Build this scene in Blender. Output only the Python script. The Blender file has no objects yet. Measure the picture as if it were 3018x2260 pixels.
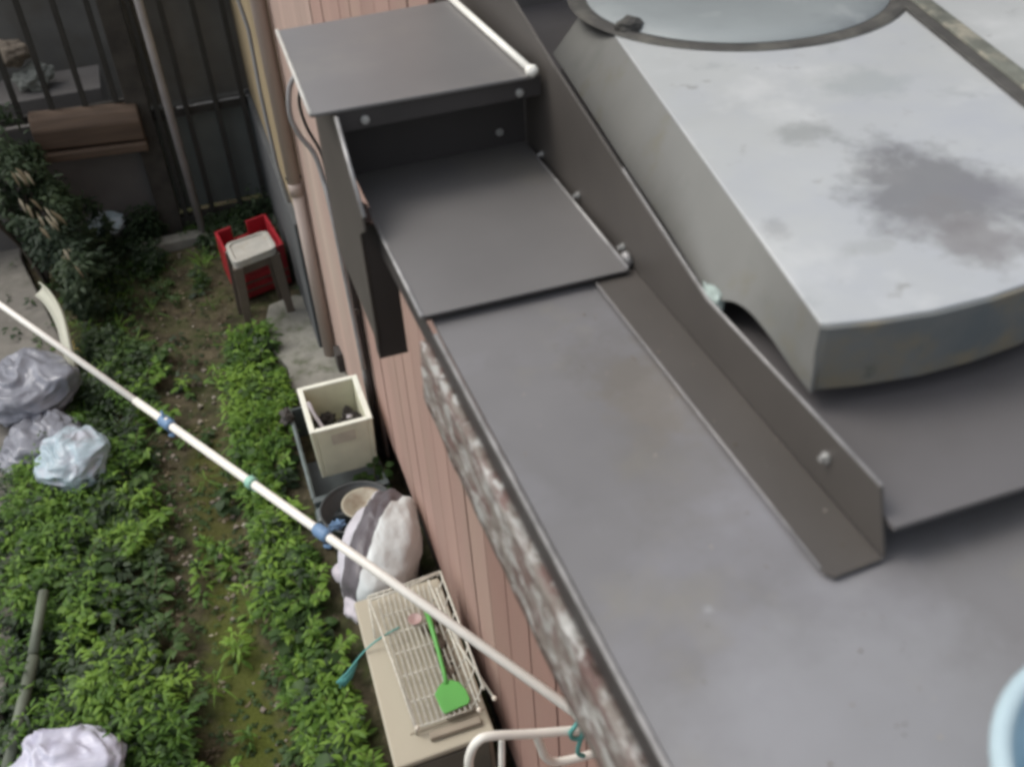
import bpy, bmesh, math, random
import numpy as np
from mathutils import Vector, Matrix, noise
random.seed(7); rng = np.random.default_rng(7)
R = math.radians
sc = bpy.context.scene
COL = sc.collection
# ---------------------------------------------------------------- camera
cam_d = bpy.data.cameras.new('camera'); cam = bpy.data.objects.new('camera', cam_d); COL.objects.link(cam)
cam_d.sensor_width = 36; cam_d.lens = 36.47; cam_d.clip_start = 0.02; cam_d.clip_end = 500
rt = Vector((0.94442786, -0.32377447, -0.05679896)); up = Vector((0.24050151, 0.56279163, 0.79083791)); fw = Vector((0.22408715, 0.76054959, -0.60938434))
cam.matrix_world = Matrix(((rt.x, up.x, -fw.x, 0), (rt.y, up.y, -fw.y, 0), (rt.z, up.z, -fw.z, 3.5), (0, 0, 0, 1)))
cam_d.dof.use_dof = True; cam_d.dof.focus_distance = 3.0; cam_d.dof.aperture_fstop = 5.0
sc.camera = cam
sc.render.engine = 'CYCLES'
sc.cycles.filter_width = 3.3
# ---------------------------------------------------------------- light
w = bpy.data.worlds.new('World'); sc.world = w; w.use_nodes = True
nt = w.node_tree; bg = nt.nodes['Background']
sky = nt.nodes.new('ShaderNodeTexSky'); sky.sky_type = 'NISHITA'; sky.sun_disc = False
SUN_EL, SUN_AZ = R(58), R(-60)          # azimuth from +Y towards +X
sky.sun_elevation = SUN_EL; sky.sun_rotation = SUN_AZ
sky.air_density = 1.0; sky.dust_density = 4.0; sky.ozone_density = 1.0
hs = nt.nodes.new('ShaderNodeHueSaturation'); hs.inputs['Saturation'].default_value = 0.35
nt.links.new(sky.outputs[0], hs.inputs['Color']); nt.links.new(hs.outputs[0], bg.inputs[0]); bg.inputs[1].default_value = 0.15
sd = bpy.data.lights.new('sun', 'SUN'); sd.energy = 0.6; sd.angle = R(25); sd.color = (1, .96, .9)
sun = bpy.data.objects.new('sun', sd); COL.objects.link(sun)
dirv = Vector((math.sin(SUN_AZ) * math.cos(SUN_EL), math.cos(SUN_AZ) * math.cos(SUN_EL), math.sin(SUN_EL)))
sun.rotation_euler = dirv.to_track_quat('Z', 'Y').to_euler()
sc.view_settings.view_transform = 'Standard'; sc.view_settings.look = 'None'
sc.view_settings.exposure = 0.38; sc.view_settings.gamma = 1; sc.view_settings.use_curve_mapping = False

# ---------------------------------------------------------------- materials
def srgb(r, g, b):
    f = lambda c: ((c / 255) / 12.92 if c / 255 < .04045 else (((c / 255) + .055) / 1.055) ** 2.4)
    return (f(r), f(g), f(b))
def mat(name, base, rough=.7, metal=0., var=.12, scale=8., bump=.0, bscale=60., spec=.5, spots=None, spot_scale=3., spot_lo=.55, spot_hi=.65,
        stretch=(1, 1, 1), trans=0., coat=0., sub=None, stains=None, origin=(0, 0, 0), tone=0.):
    m = bpy.data.materials.new(name); m.use_nodes = True; n = m.node_tree.nodes; l = m.node_tree.links
    b = n['Principled BSDF']; b.inputs['Roughness'].default_value = rough; b.inputs['Metallic'].default_value = metal
    b.inputs['Specular IOR Level'].default_value = spec
    if coat: b.inputs['Coat Weight'].default_value = coat; b.inputs['Coat Roughness'].default_value = .3
    if trans: b.inputs['Transmission Weight'].default_value = trans
    tc = n.new('ShaderNodeTexCoord'); mp = n.new('ShaderNodeMapping'); mp.inputs['Scale'].default_value = stretch
    l.new(tc.outputs['Object'], mp.inputs[0])
    no = n.new('ShaderNodeTexNoise'); no.inputs['Scale'].default_value = scale; no.inputs['Detail'].default_value = 6; l.new(mp.outputs[0], no.inputs[0])
    rp = n.new('ShaderNodeValToRGB'); e = rp.color_ramp.elements
    e[0].position = .3; e[1].position = .7
    e[0].color = (*[c * (1 - var) for c in base], 1); e[1].color = (*[min(1, c * (1 + var)) for c in base], 1)
    l.new(no.outputs[0], rp.inputs[0]); col = rp.outputs[0]
    def mixin(col, fac, c2):
        mx = n.new('ShaderNodeMix'); mx.data_type = 'RGBA'; l.new(fac, mx.inputs[0]); l.new(col, mx.inputs[6]); mx.inputs[7].default_value = (*c2, 1)
        return mx.outputs[2]
    def ramp(src, lo, hi):
        r = n.new('ShaderNodeMapRange'); r.inputs[1].default_value = lo; r.inputs[2].default_value = hi; l.new(src, r.inputs[0]); return r.outputs[0]
    if spots:
        for k, (c2, ss, lo, hi) in enumerate(spots):
            n2 = n.new('ShaderNodeTexNoise'); n2.inputs['Scale'].default_value = ss; n2.inputs['Detail'].default_value = 8; n2.inputs['Roughness'].default_value = .62
            m2 = n.new('ShaderNodeMapping'); m2.inputs['Scale'].default_value = stretch; m2.inputs['Location'].default_value = (k * 3.3 + 1, k * 1.7, k)
            l.new(tc.outputs['Object'], m2.inputs[0]); l.new(m2.outputs[0], n2.inputs[0])
            col = mixin(col, ramp(n2.outputs[0], lo, hi), c2)
    if stains:   # stains: (centre, radius, colour, strength) blotches with ragged edges, object space
        for k, (c, rad, c2, st) in enumerate(stains):
            n3 = n.new('ShaderNodeTexNoise'); n3.inputs['Scale'].default_value = 1.1 / rad[0]; n3.inputs['Detail'].default_value = 10; n3.inputs['Roughness'].default_value = .7
            l.new(tc.outputs['Object'], n3.inputs[0])
            m3 = n.new('ShaderNodeMapping'); m3.vector_type = 'POINT'; m3.inputs['Location'].default_value = tuple(-(c[i] - origin[i]) / rad[i] for i in range(3)); m3.inputs['Scale'].default_value = tuple(1 / r_ for r_ in rad)
            l.new(tc.outputs['Object'], m3.inputs[0])
            ln = n.new('ShaderNodeVectorMath'); ln.operation = 'LENGTH'; l.new(m3.outputs[0], ln.inputs[0])
            ad = n.new('ShaderNodeMath'); ad.operation = 'MULTIPLY_ADD'; l.new(n3.outputs[0], ad.inputs[0]); ad.inputs[1].default_value = 3.0; l.new(ln.outputs['Value'], ad.inputs[2])
            r = n.new('ShaderNodeMapRange'); r.inputs[1].default_value = 2.7; r.inputs[2].default_value = 2.0; r.inputs[3].default_value = 0; r.inputs[4].default_value = st
            l.new(ad.outputs[0], r.inputs[0]); col = mixin(col, r.outputs[0], c2)
    if tone:
        oi = n.new('ShaderNodeObjectInfo'); mr = n.new('ShaderNodeMapRange'); mr.inputs[3].default_value = 1 - tone; mr.inputs[4].default_value = 1 + tone; l.new(oi.outputs['Random'], mr.inputs[0])
        hv = n.new('ShaderNodeHueSaturation'); l.new(mr.outputs[0], hv.inputs['Value']); l.new(col, hv.inputs['Color']); col = hv.outputs[0]
    l.new(col, b.inputs['Base Color'])
    if bump:
        n4 = n.new('ShaderNodeTexNoise'); n4.inputs['Scale'].default_value = bscale; n4.inputs['Detail'].default_value = 5; l.new(mp.outputs[0], n4.inputs[0])
        bp = n.new('ShaderNodeBump'); bp.inputs['Strength'].default_value = bump; bp.inputs['Distance'].default_value = .01
        l.new(n4.outputs[0], bp.inputs['Height']); l.new(bp.outputs[0], b.inputs['Normal'])
    return m
def crinkle(m):
    n = m.node_tree.nodes; l = m.node_tree.links; b = n['Principled BSDF']
    tc = n.new('ShaderNodeTexCoord'); t = n.new('ShaderNodeTexNoise'); t.noise_type = 'RIDGED_MULTIFRACTAL'; t.inputs['Scale'].default_value = 7; t.inputs['Detail'].default_value = 4
    mp = n.new('ShaderNodeMapping'); mp.inputs['Scale'].default_value = (1.6, .7, 1); mp.inputs['Rotation'].default_value = (0, 0, .5); l.new(tc.outputs['Object'], mp.inputs[0]); l.new(mp.outputs[0], t.inputs[0])
    bp = n.new('ShaderNodeBump'); bp.inputs['Strength'].default_value = .22; bp.inputs['Distance'].default_value = .010
    l.new(t.outputs[0], bp.inputs['Height']); l.new(bp.outputs[0], b.inputs['Normal']); b.inputs['Transmission Weight'].default_value = .22; b.inputs['IOR'].default_value = 1.2; b.inputs['Roughness'].default_value = .3; b.inputs['Coat Weight'].default_value = .5; b.inputs['Coat Roughness'].default_value = .2
    return m
def leaf_mat(name, c0, c1, c2):
    m = bpy.data.materials.new(name); m.use_nodes = True; n = m.node_tree.nodes; l = m.node_tree.links; b = n['Principled BSDF']
    at = n.new('ShaderNodeAttribute'); at.attribute_name = 'tint'
    rp = n.new('ShaderNodeValToRGB'); e = rp.color_ramp.elements; e[0].color = (*c0, 1); e[1].color = (*c2, 1); x = e.new(.55); x.color = (*c1, 1)
    l.new(at.outputs['Fac'], rp.inputs[0]); l.new(rp.outputs[0], b.inputs['Base Color'])
    b.inputs['Roughness'].default_value = .55; b.inputs['Specular IOR Level'].default_value = .3
    tr = n.new('ShaderNodeBsdfTranslucent'); l.new(rp.outputs[0], tr.inputs[0]); mx = n.new('ShaderNodeMixShader'); mx.inputs[0].default_value = .25
    l.new(b.outputs[0], mx.inputs[1]); l.new(tr.outputs[0], mx.inputs[2]); l.new(mx.outputs[0], n['Material Output'].inputs[0])
    return m
BROWN = (.088, .079, .070)
M = {}
M['roof'] = mat('brown_coated_steel', (.190, .182, .176), .38, .25, .10, 5, .04, 14, .6, spots=[((.25, .235, .20), 2.5, .54, .8), ((.27, .26, .265), 30, .70, .8)])
M['roofdirt'] = mat('brown_steel_with_dust', (.205, .198, .196), .38, .25, .10, 5, .05, 14, .6, spots=[((.28, .275, .29), 3, .46, .72), ((.25, .235, .20), 4.3, .56, .72)],
    stains=[((.385, .80, 2.8), (.05, .09, .1), (.22, .19, .145), .45), ((.37, .86, 2.8), (.05, .07, .1), (.14, .13, .115), .35), ((.36, .68, 2.8), (.06, .10, .1), (.17, .155, .13), .3), ((.31, .51, 2.8), (.0045, .0045, .1), (.40, .40, .40), .5), ((.335, .33, 2.8), (.22, .15, .1), (.34, .34, .345), .5)], origin=(.5, .8, 2.8))
M['platform'] = mat('dark_brown_sheet', (.15, .142, .14), .42, .25, .10, 5, .04, 14, .6, spots=[((.19, .18, .185), 3, .5, .8)])
M['brown'] = mat('dark_brown_steel', BROWN, .5, .15, .12, 7, .03, 20, .5)
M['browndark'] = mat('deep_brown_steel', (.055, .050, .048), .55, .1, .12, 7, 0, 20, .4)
M['edge'] = mat('worn_bright_steel_edge', (.36, .35, .34), .45, .3, .25, 40)
M['paletrim'] = mat('dull_pale_trim', (.56, .54, .49), .5, 0, .12, 30)
M['screw'] = mat('zinc_screw', (.5, .5, .48), .35, .6, .2, 80)
M['rust'] = mat('rusted_steel', (.04, .022, .016), .9, 0, .4, 60, .3, 90)
M['fascia'] = mat('peeling_red_brown_paint', (.165, .108, .095), .85, 0, .3, 30, .5, 60, .3,
    spots=[((.22, .195, .17), 50, .42, .56), ((.38, .375, .35), 38, .51, .60), ((.52, .52, .49), 60, .55, .63), ((.085, .06, .05), 85, .55, .66)], stretch=(1, .5, 1.3))
M['plank'] = mat('pink_painted_siding', (.36, .222, .183), .75, 0, .07, 3, .12, 40, .3, spots=[((.34, .23, .185), 2.2, .45, .8)], stretch=(1, 1, .35), tone=.09)
M['plankpale'] = mat('pale_pink_siding', (.52, .385, .325), .75, 0, .06, 3, .12, 40, .3, spots=[((.52, .42, .35), 2.2, .5, .7)], stretch=(1, 1, .35), tone=.09)
M['planklit'] = mat('sunlit_pink_siding', (.42, .28, .235), .75, 0, .06, 3, .12, 40, .3, spots=[((.43, .31, .25), 2.2, .45, .8)], stretch=(1, 1, .35), tone=.09)  # plank paint lightened in the colour for boards clear of the roof shade
M['groove'] = mat('siding_joint_backing', (.035, .02, .016), .95)
M['found'] = mat('dark_foundation_concrete', (.06, .055, .05), .95, 0, .3, 12, .4, 30)
M['render'] = mat('grey_brown_render', (.17, .16, .15), .85, 0, .12, 3, .1, 40)
M['concrete'] = mat('weathered_concrete', (.19, .178, .155), .92, 0, .22, 5, .4, 40, spots=[((.14, .135, .11), 6, .5, .7), ((.24, .23, .21), 14, .6, .75)])
M['slab'] = mat('pale_concrete', (.23, .225, .195), .9, 0, .2, 9, .3, 40, spots=[((.10, .11, .07), 9, .5, .7)])
M['whitepole'] = mat('cream_plastic_coating', (.88, .86, .78), .38, 0, .05, 30)
M['pipe'] = mat('beige_pink_pvc', (.40, .33, .29), .5, 0, .10, 9, .05, 40, stretch=(1, 1, .3))
M['lightgrey'] = mat('light_grey_trim', (.30, .30, .30), .55, 0, .12, 9)
M['cable'] = mat('black_cable', (.03, .03, .03), .6)
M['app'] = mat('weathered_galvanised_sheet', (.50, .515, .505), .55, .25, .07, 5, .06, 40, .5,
    spots=[((.45, .47, .495), 3, .48, .7), ((.60, .61, .60), 7, .52, .72), ((.33, .33, .32), 26, .64, .74), ((.36, .38, .38), 9, .60, .76)],
    stains=[((.745, .845, 2.95), (.092, .125, .1), (.17, .17, .175), .8), ((.715, .735, 2.95), (.055, .07, .1), (.23, .22, .22), .75), ((.80, .79, 2.95), (.05, .05, .1), (.22, .22, .24), .6),
            ((.70, 1.02, 2.95), (.04, .03, .1), (.26, .27, .26), .55), ((.545, .83, 2.95), (.016, .022, .1), (.28, .28, .28), .45), ((.61, .76, 2.95), (.03, .015, .1), (.34, .35, .34), .4), ((.85, 1.12, 2.95), (.06, .05, .1), (.33, .36, .36), .5)], origin=(.8, 1.1, 2.84))
M['lid'] = mat('dull_grey_lid_metal', (.27, .295, .295), .6, .2, .1, 6, .08, 40, .5, spots=[((.20, .215, .22), 5, .5, .7), ((.36, .38, .38), 11, .58, .72)])
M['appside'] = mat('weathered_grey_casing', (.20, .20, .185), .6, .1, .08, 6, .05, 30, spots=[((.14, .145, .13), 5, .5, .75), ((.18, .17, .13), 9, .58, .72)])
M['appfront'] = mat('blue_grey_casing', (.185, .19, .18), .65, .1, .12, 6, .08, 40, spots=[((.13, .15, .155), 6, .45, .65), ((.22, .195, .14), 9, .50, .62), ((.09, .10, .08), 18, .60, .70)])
M['verdigris'] = mat('pale_green_corrosion', (.42, .50, .46), .85, 0, .25, 60, .4, 120)
M['seal'] = mat('grimy_black_seal', (.065, .062, .056), .85, 0, .3, 18, .3, 40, spots=[((.13, .125, .105), 12, .5, .7)])
M['lichen'] = mat('dirty_grey_green_strip', (.14, .145, .12), .95, 0, .35, 30, .5, 60, spots=[((.30, .28, .22), 16, .52, .64)])
M['tub'] = mat('pale_blue_plastic', (.33, .47, .55), .4, 0, .05, 10)
M['tubrim'] = mat('whitish_blue_plastic', (.44, .56, .60), .4, 0, .05, 10)
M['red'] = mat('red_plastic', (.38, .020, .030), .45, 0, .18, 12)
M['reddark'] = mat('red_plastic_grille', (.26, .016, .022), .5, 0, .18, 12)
M['stool'] = mat('grimy_white_plastic', (.42, .41, .37), .6, 0, .12, 12, .1, 40, spots=[((.36, .33, .27), 14, .5, .7)])
M['stoolleg'] = mat('shaded_beige_plastic', (.105, .082, .063), .6, 0, .15, 12)  # stool legs and apron darkened in colour to stand in for shade
M['foam'] = mat('cream_polystyrene', (.68, .67, .50), .8, 0, .08, 10, .15, 200, spots=[((.56, .54, .40), 6, .55, .8)])
M['foamrim'] = mat('white_polystyrene', (.78, .79, .68), .8, 0, .06, 20, .15, 200)
M['foamlabel'] = mat('faded_print', (.50, .46, .36), .8, 0, .1, 20)
M['soil'] = mat('dark_debris', (.035, .03, .025), .95, 0, .6, 40, .8, 60)
M['strap'] = mat('lavender_white_plastic', (.50, .47, .50), .5, 0, .08, 20)
M['greycrate'] = mat('grey_green_plastic', (.095, .115, .115), .4, 0, .2, 10, .1, 30)
M['crateedge'] = mat('grey_green_plastic_edge', (.15, .18, .18), .4, 0, .2, 10)
M['greybin'] = mat('dark_grey_plastic', (.045, .05, .05), .45, 0, .2, 10)
M['basin'] = mat('cream_enamel', (.36, .33, .25), .5, 0, .1, 10, spots=[((.20, .13, .08), 9, .5, .65)])
M['beige'] = mat('beige_board', (.42, .385, .295), .7, 0, .08, 4, .06, 60, spots=[((.34, .28, .19), 5, .62, .78)], stretch=(1, .5, 1))
M['doorgrey'] = mat('grey_beige_door', (.13, .12, .095), .8, 0, .15, 8)
M['beigeside'] = mat('worn_beige_side', (.30, .26, .20), .8, 0, .15, 8, .1, 40)
M['rackwire'] = mat('dirty_white_wire', (.56, .54, .46), .55, 0, .2, 60)
M['rackball'] = mat('white_plastic_tip', (.72, .66, .55), .5)
M['green'] = mat('bright_green_plastic', (.10, .36, .07), .4, 0, .08, 10)
M['pink'] = mat('pink_dish', (.40, .27, .25), .5)
M['teal'] = mat('teal_cord', (.11, .36, .33), .6)
M['bluepeg'] = mat('dusty_blue_plastic', (.15, .26, .42), .5)
M['greenpeg'] = mat('pale_green_plastic', (.30, .56, .44), .5)
M['greybag'] = crinkle(mat('grey_plastic_film', (.29, .30, .34), .35, 0, .18, 9, .15, 14, spots=[((.48, .50, .54), 6, .58, .72)], stretch=(2, .6, 1)))
M['bluebag'] = crinkle(mat('blue_white_plastic_film', (.50, .62, .68), .35, 0, .12, 9, .3, 30, spots=[((.58, .60, .66), 7, .5, .65)]))
M['whitebag'] = crinkle(mat('white_lavender_film', (.68, .68, .80), .35, 0, .10, 9, .3, 30, spots=[((.50, .49, .62), 9, .55, .7)]))
M['fence'] = mat('charcoal_steel', (.034, .032, .028), .6, .1, .2, 10)
M['fencepanel'] = mat('smoky_panel', (.135, .13, .118), .55, 0, .18, 4, spots=[((.10, .09, .07), 3, .5, .8)])
M['fencelow'] = mat('grey_green_panel', (.12, .132, .122), .5, 0, .15, 4)
M['post'] = mat('dark_timber_post', (.048, .043, .036), .85, 0, .3, 12)
M['galv'] = mat('dull_galvanised_tube', (.36, .335, .325), .5, .2, .12, 9)
M['wood'] = mat('brown_timber', (.095, .064, .044), .8, 0, .25, 8, .2, 30, stretch=(.3, 3, 3))
M['blockwall'] = mat('grey_block_wall', (.13, .122, .115), .9, 0, .15, 3, .2, 30)
M['creamboard'] = mat('yellowed_cream_board', (.33, .26, .155), .8, 0, .12, 4, .1, 30, stretch=(1, 1, .3))
M['greyfound'] = mat('blue_grey_render', (.085, .09, .092), .9, 0, .15, 5, .2, 30)
M['stone'] = mat('pale_gravel', (.21, .18, .145), .9, 0, .3, 9, spots=[((.42, .38, .32), 7, .55, .60), ((.10, .085, .06), 9, .52, .58)])
M['bamboo'] = mat('grey_green_cane', (.13, .15, .11), .6, 0, .15, 12)
M['yellow'] = mat('yellow_ochre_strip', (.36, .26, .06), .7)
M['boardwhite'] = mat('cream_white_plastic', (.55, .55, .45), .6, 0, .08, 5)
M['stem'] = mat('brown_green_stem', (.09, .08, .04), .8)
M['bark'] = mat('dark_bark', (.05, .04, .03), .9)
M['leafbright'] = leaf_mat('bright_weed_leaf', (.032, .078, .014), (.085, .178, .022), (.19, .32, .045))
M['leafmid'] = leaf_mat('mid_weed_leaf', (.026, .052, .016), (.050, .100, .026), (.105, .18, .045))
M['leafdark'] = leaf_mat('dark_blue_green_leaf', (.024, .042, .022), (.042, .068, .032), (.07, .10, .05))
M['dryleaf'] = leaf_mat('dry_pale_leaf', (.11, .085, .05), (.22, .18, .11), (.42, .38, .28))

# ground: soil, moss along the path, darker humus
def ground_mat():
    m = mat('soil_and_moss', (.078, .066, .040), .95, 0, .45, 16, .9, 45, .2,
            spots=[((.050, .060, .022), 5, .44, .62), ((.12, .10, .07), 26, .56, .70), ((.03, .026, .016), 7, .5, .7), ((.16, .13, .10), 55, .70, .78)],
            stains=[((-.40, 3.0, 0), (.13, .75, 1), (.085, .105, .018), .7), ((-.38, 4.1, 0), (.12, .6, 1), (.075, .08, .015), .6), ((-.35, 2.3, 0), (.18, .6, 1), (.08, .098, .016), .65)])
    return m
M['ground'] = ground_mat()

# ---------------------------------------------------------------- mesh helpers
class MB:
    def __init__(s): s.v = []; s.f = []; s.smooth = False
    def add(s, vs, fs):
        k = len(s.v); s.v += [tuple(x) for x in vs]; s.f += [tuple(i + k for i in f) for f in fs]; return s
    def box(s, x0, x1, y0, y1, z0, z1):
        return s.add([(x0, y0, z0), (x1, y0, z0), (x1, y1, z0), (x0, y1, z0), (x0, y0, z1), (x1, y0, z1), (x1, y1, z1), (x0, y1, z1)],
                     [(3, 2, 1, 0), (4, 5, 6, 7), (0, 1, 5, 4), (1, 2, 6, 5), (2, 3, 7, 6), (3, 0, 4, 7)])
    def prism(s, a, b):        # two matching rings of points
        n = len(a); fs = [tuple(range(n))[::-1], tuple(range(n, 2 * n))] + [(i, (i + 1) % n, (i + 1) % n + n, i + n) for i in range(n)]
        return s.add(list(a) + list(b), fs)
    def tube(s, pts, r, n=10, cap=True):
        pts = [Vector(p) for p in pts]; rs = r if isinstance(r, (list, tuple)) else [r] * len(pts); rings = []; prev = None
        for i, p in enumerate(pts):
            t = (pts[min(i + 1, len(pts) - 1)] - pts[max(i - 1, 0)]).normalized()
            if prev is None:
                a = Vector((0, 0, 1)) if abs(t.z) < .9 else Vector((1, 0, 0)); u = t.cross(a).normalized()
            else: u = (prev - t * prev.dot(t)).normalized()
            prev = u; v = t.cross(u)
            rings.append([p + (u * math.cos(2 * math.pi * k / n) + v * math.sin(2 * math.pi * k / n)) * rs[i] for k in range(n)])
        vs = [q for g in rings for q in g]; fs = []
        for i in range(len(rings) - 1):
            for k in range(n): fs.append((i * n + k, i * n + (k + 1) % n, (i + 1) * n + (k + 1) % n, (i + 1) * n + k))
        if cap: fs.append(tuple(range(n))[::-1]); fs.append(tuple((len(rings) - 1) * n + k for k in range(n)))
        s.smooth = True
        return s.add(vs, fs)
    def lathe(s, c, prof, n=32):
        vs = [(c[0] + r * math.cos(2 * math.pi * k / n), c[1] + r * math.sin(2 * math.pi * k / n), c[2] + z) for r, z in prof for k in range(n)]
        fs = [(i * n + k, i * n + (k + 1) % n, (i + 1) * n + (k + 1) % n, (i + 1) * n + k) for i in range(len(prof) - 1) for k in range(n)]
        s.smooth = True
        return s.add(vs, fs)
    def disc(s, c, r, n=32): return s.add([(c[0] + r * math.cos(2 * math.pi * k / n), c[1] + r * math.sin(2 * math.pi * k / n), c[2]) for k in range(n)], [tuple(range(n))])
    def blob(s, c, rad, amp=.12, sc_=3., seed=0, seg=48, ring=28, fn=None):
        vs = []; fs = []
        for i in range(ring + 1):
            th = math.pi * i / ring
            for k in range(seg):
                ph = 2 * math.pi * k / seg; d = Vector((math.sin(th) * math.cos(ph), math.sin(th) * math.sin(ph), math.cos(th)))
                q = 1 + amp * noise.fractal(d * sc_ + Vector((seed, seed * 2, 0)), .8, 2.1, 4) * 2
                p = Vector((d.x * rad[0] * q, d.y * rad[1] * q, d.z * rad[2] * q))
                if fn: p = fn(p, d)
                vs.append(Vector(c) + p)
        for i in range(ring):
            for k in range(seg): fs.append((i * seg + k, (i + 1) * seg + k, (i + 1) * seg + (k + 1) % seg, i * seg + (k + 1) % seg))
        s.smooth = True
        return s.add(vs, fs)
ORG = {}
def obj(name, mb, m, parent=None, bevel=0, smooth=None):
    org = ORG.get(parent.name, Vector((0, 0, 0))) if parent else Vector((0, 0, 0))
    me = bpy.data.meshes.new(name); me.from_pydata([tuple(Vector(v) - org) for v in mb.v], [], mb.f); me.update()
    me.materials.append(M[m] if isinstance(m, str) else m)
    sm = mb.smooth if smooth is None else smooth
    if sm: me.polygons.foreach_set('use_smooth', [True] * len(me.polygons))
    bm = bmesh.new(); bm.from_mesh(me); bmesh.ops.recalc_face_normals(bm, faces=bm.faces); bm.to_mesh(me); bm.free()
    o = bpy.data.objects.new(name, me); COL.objects.link(o)
    if parent: o.parent = parent; ORG[o.name] = org
    if bevel:
        b = o.modifiers.new('bevel', 'BEVEL'); b.width = bevel; b.segments = 2; b.limit_method = 'ANGLE'
    return o
def tag(o, label=None, cat=None, group=None, kind=None):
    if label: o['label'] = label
    if cat: o['category'] = cat
    if group: o['group'] = group
    if kind: o['kind'] = kind
    return o
def thing(name, loc, label, cat, group=None):
    o = bpy.data.objects.new(name, None); COL.objects.link(o); o.location = loc; o.empty_display_size = .1; ORG[o.name] = Vector(loc)
    return tag(o, label, cat, group)

# ---------------------------------------------------------------- ground
def hgt(x, y):
    h = .025 * noise.noise(Vector((x * 1.7, y * 1.7, 0))) + .012 * noise.noise(Vector((x * 7, y * 7, 3)))
    h -= .035 * math.exp(-((x + .4) / .2) ** 2)
    return h + .01
def build_ground():
    xs = [-60, -20, -6] + [-2.6 + .05 * i for i in range(69)] + [4, 20, 60]
    ys = [-60, -20, -4] + [.5 + .05 * i for i in range(170)] + [14, 25, 60]
    vs = []; fs = []
    for y in ys:
        for x in xs:
            vs.append((x, y, hgt(x, y) if -2.6 <= x <= .8 and .5 <= y <= 9 else 0))
    n = len(xs)
    for j in range(len(ys) - 1):
        for i in range(n - 1): fs.append((j * n + i, j * n + i + 1, (j + 1) * n + i + 1, (j + 1) * n + i))
    mb = MB(); mb.add(vs, fs); mb.smooth = True
    tag(obj('ground', mb, 'ground'), kind='structure')
build_ground()
# concrete path on the far left
mb = MB()
pe = [(-1.42, 8.0), (-1.36, 6.9), (-1.22, 6.3), (-1.08, 5.7), (-1.02, 5.2), (-1.10, 4.6), (-1.25, 3.8), (-1.30, 3.1), (-1.32, 2.2), (-1.34, 1.2)]
pe = [(x + .02 * noise.noise(Vector((y * 3, 0, 0))), y) for x, y in pe]
poly = [(-3.4, 8.0)] + pe + [(-3.4, 1.2)]
mb.prism([(x, y, -.05) for x, y in poly], [(x, y, .075) for x, y in poly])
tag(obj('path', mb, 'concrete', bevel=.012), kind='structure')
# rough pad of concrete by the drainpipe
mb = MB(); pad = [(.13, 5.66), (.30, 5.72), (.44, 5.62), (.45, 5.0), (.45, 4.55), (.20, 4.50), (.12, 4.75), (.14, 4.95), (.06, 5.25), (.09, 5.5)]
mb.prism([(x, y, -.05) for x, y in pad], [(x, y, .05) for x, y in pad])
tag(obj('concrete_pad', mb, 'slab', bevel=.015), kind='structure')

# ---------------------------------------------------------------- pink siding wall (x = .5)
wall = thing('siding_wall', (.5, 2.0, 0), 'faded pink wall of vertical boards under the peeling eave', 'wall')
mb = MB(); mb.box(.512, .60, -.6, 4.1, .28, 2.76); mb.box(.512, .60, 1.955, 4.1, 2.76, 3.7); obj('backing', mb, 'groove', wall)
mb = MB(); mb.box(.53, .66, -.6, 4.1, -.2, .28); obj('foundation', mb, 'found', wall)
y = -.5 - .010; i = 0
while y < 3.99:
    y1 = min(y + .2, 4.0); top = 3.7 if y > 1.9 else 2.775
    j = random.uniform(-.0015, .0015)
    mb = MB(); mb.box(.496 + j, .512, y + .0055, y1 - .0055, .30, top)
    obj('plank', mb, 'plank' if y < 1.9 else 'planklit', wall, bevel=.003)
    y = y1; i += 1
# boards past the roof end: same paint, coloured lighter for the open sky above
# the strip beyond the downspout bends slightly towards the yard
strip = thing('siding_wall', (.45, 4.5, 0), 'narrow pink boarded wall strip between drainpipe and dark downspout', 'wall')
a0 = Vector((.494, 4.002, 0)); a1 = Vector((.428, 5.02, 0)); d = (a1 - a0).normalized(); nrm = Vector((-d.y, d.x, 0)) * 1
L = (a1 - a0).length; npl = 10
mb = MB(); q = [a0 + nrm * -.012, a1 + nrm * -.012, a1 + nrm * -.1, a0 + nrm * -.1]
mb.prism([(p.x, p.y, 0) for p in q], [(p.x, p.y, 3.7) for p in q]); obj('backing', mb, 'groove', strip)
for k in range(npl):
    s0 = L * k / npl + .002; s1 = L * (k + 1) / npl - .002
    q = [a0 + d * s0, a0 + d * s1, a0 + d * s1 - nrm * .012, a0 + d * s0 - nrm * .012]
    mb = MB(); mb.prism([(p.x, p.y, .02) for p in q], [(p.x, p.y, 3.7) for p in q]); obj('plank', mb, 'plankpale', strip, bevel=.002)
# end wall beyond the pipe
ew = thing('end_wall', (.42, 6.0, 0), 'cream boarded end wall on blue grey footing beyond the drainpipe', 'wall')
mb = MB(); mb.box(.345, .6, 5.07, 7.3, -.1, .86); obj('footing', mb, 'greyfound', ew, bevel=.006)
for k in range(6):
    mb = MB(); y0 = 5.04 + k * .376; mb.box(.376, .6, y0 + .024, y0 + .392, .862, 3.7); obj('board', mb, 'creamboard', ew, bevel=.004)
mb = MB(); mb.box(.44, .6, 5.03, 7.3, .86, 3.7); obj('backing', mb, 'groove', ew)
# grey-brown wall behind the roof
bw = thing('rendered_wall', (1.4, 1.95, 2.8), 'grey brown rendered wall standing behind the metal roof', 'wall')
mb = MB(); mb.box(.525, 3.2, 1.95, 2.15, 2.74, 3.9); obj('wall_panel', mb, 'render', bw)
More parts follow.
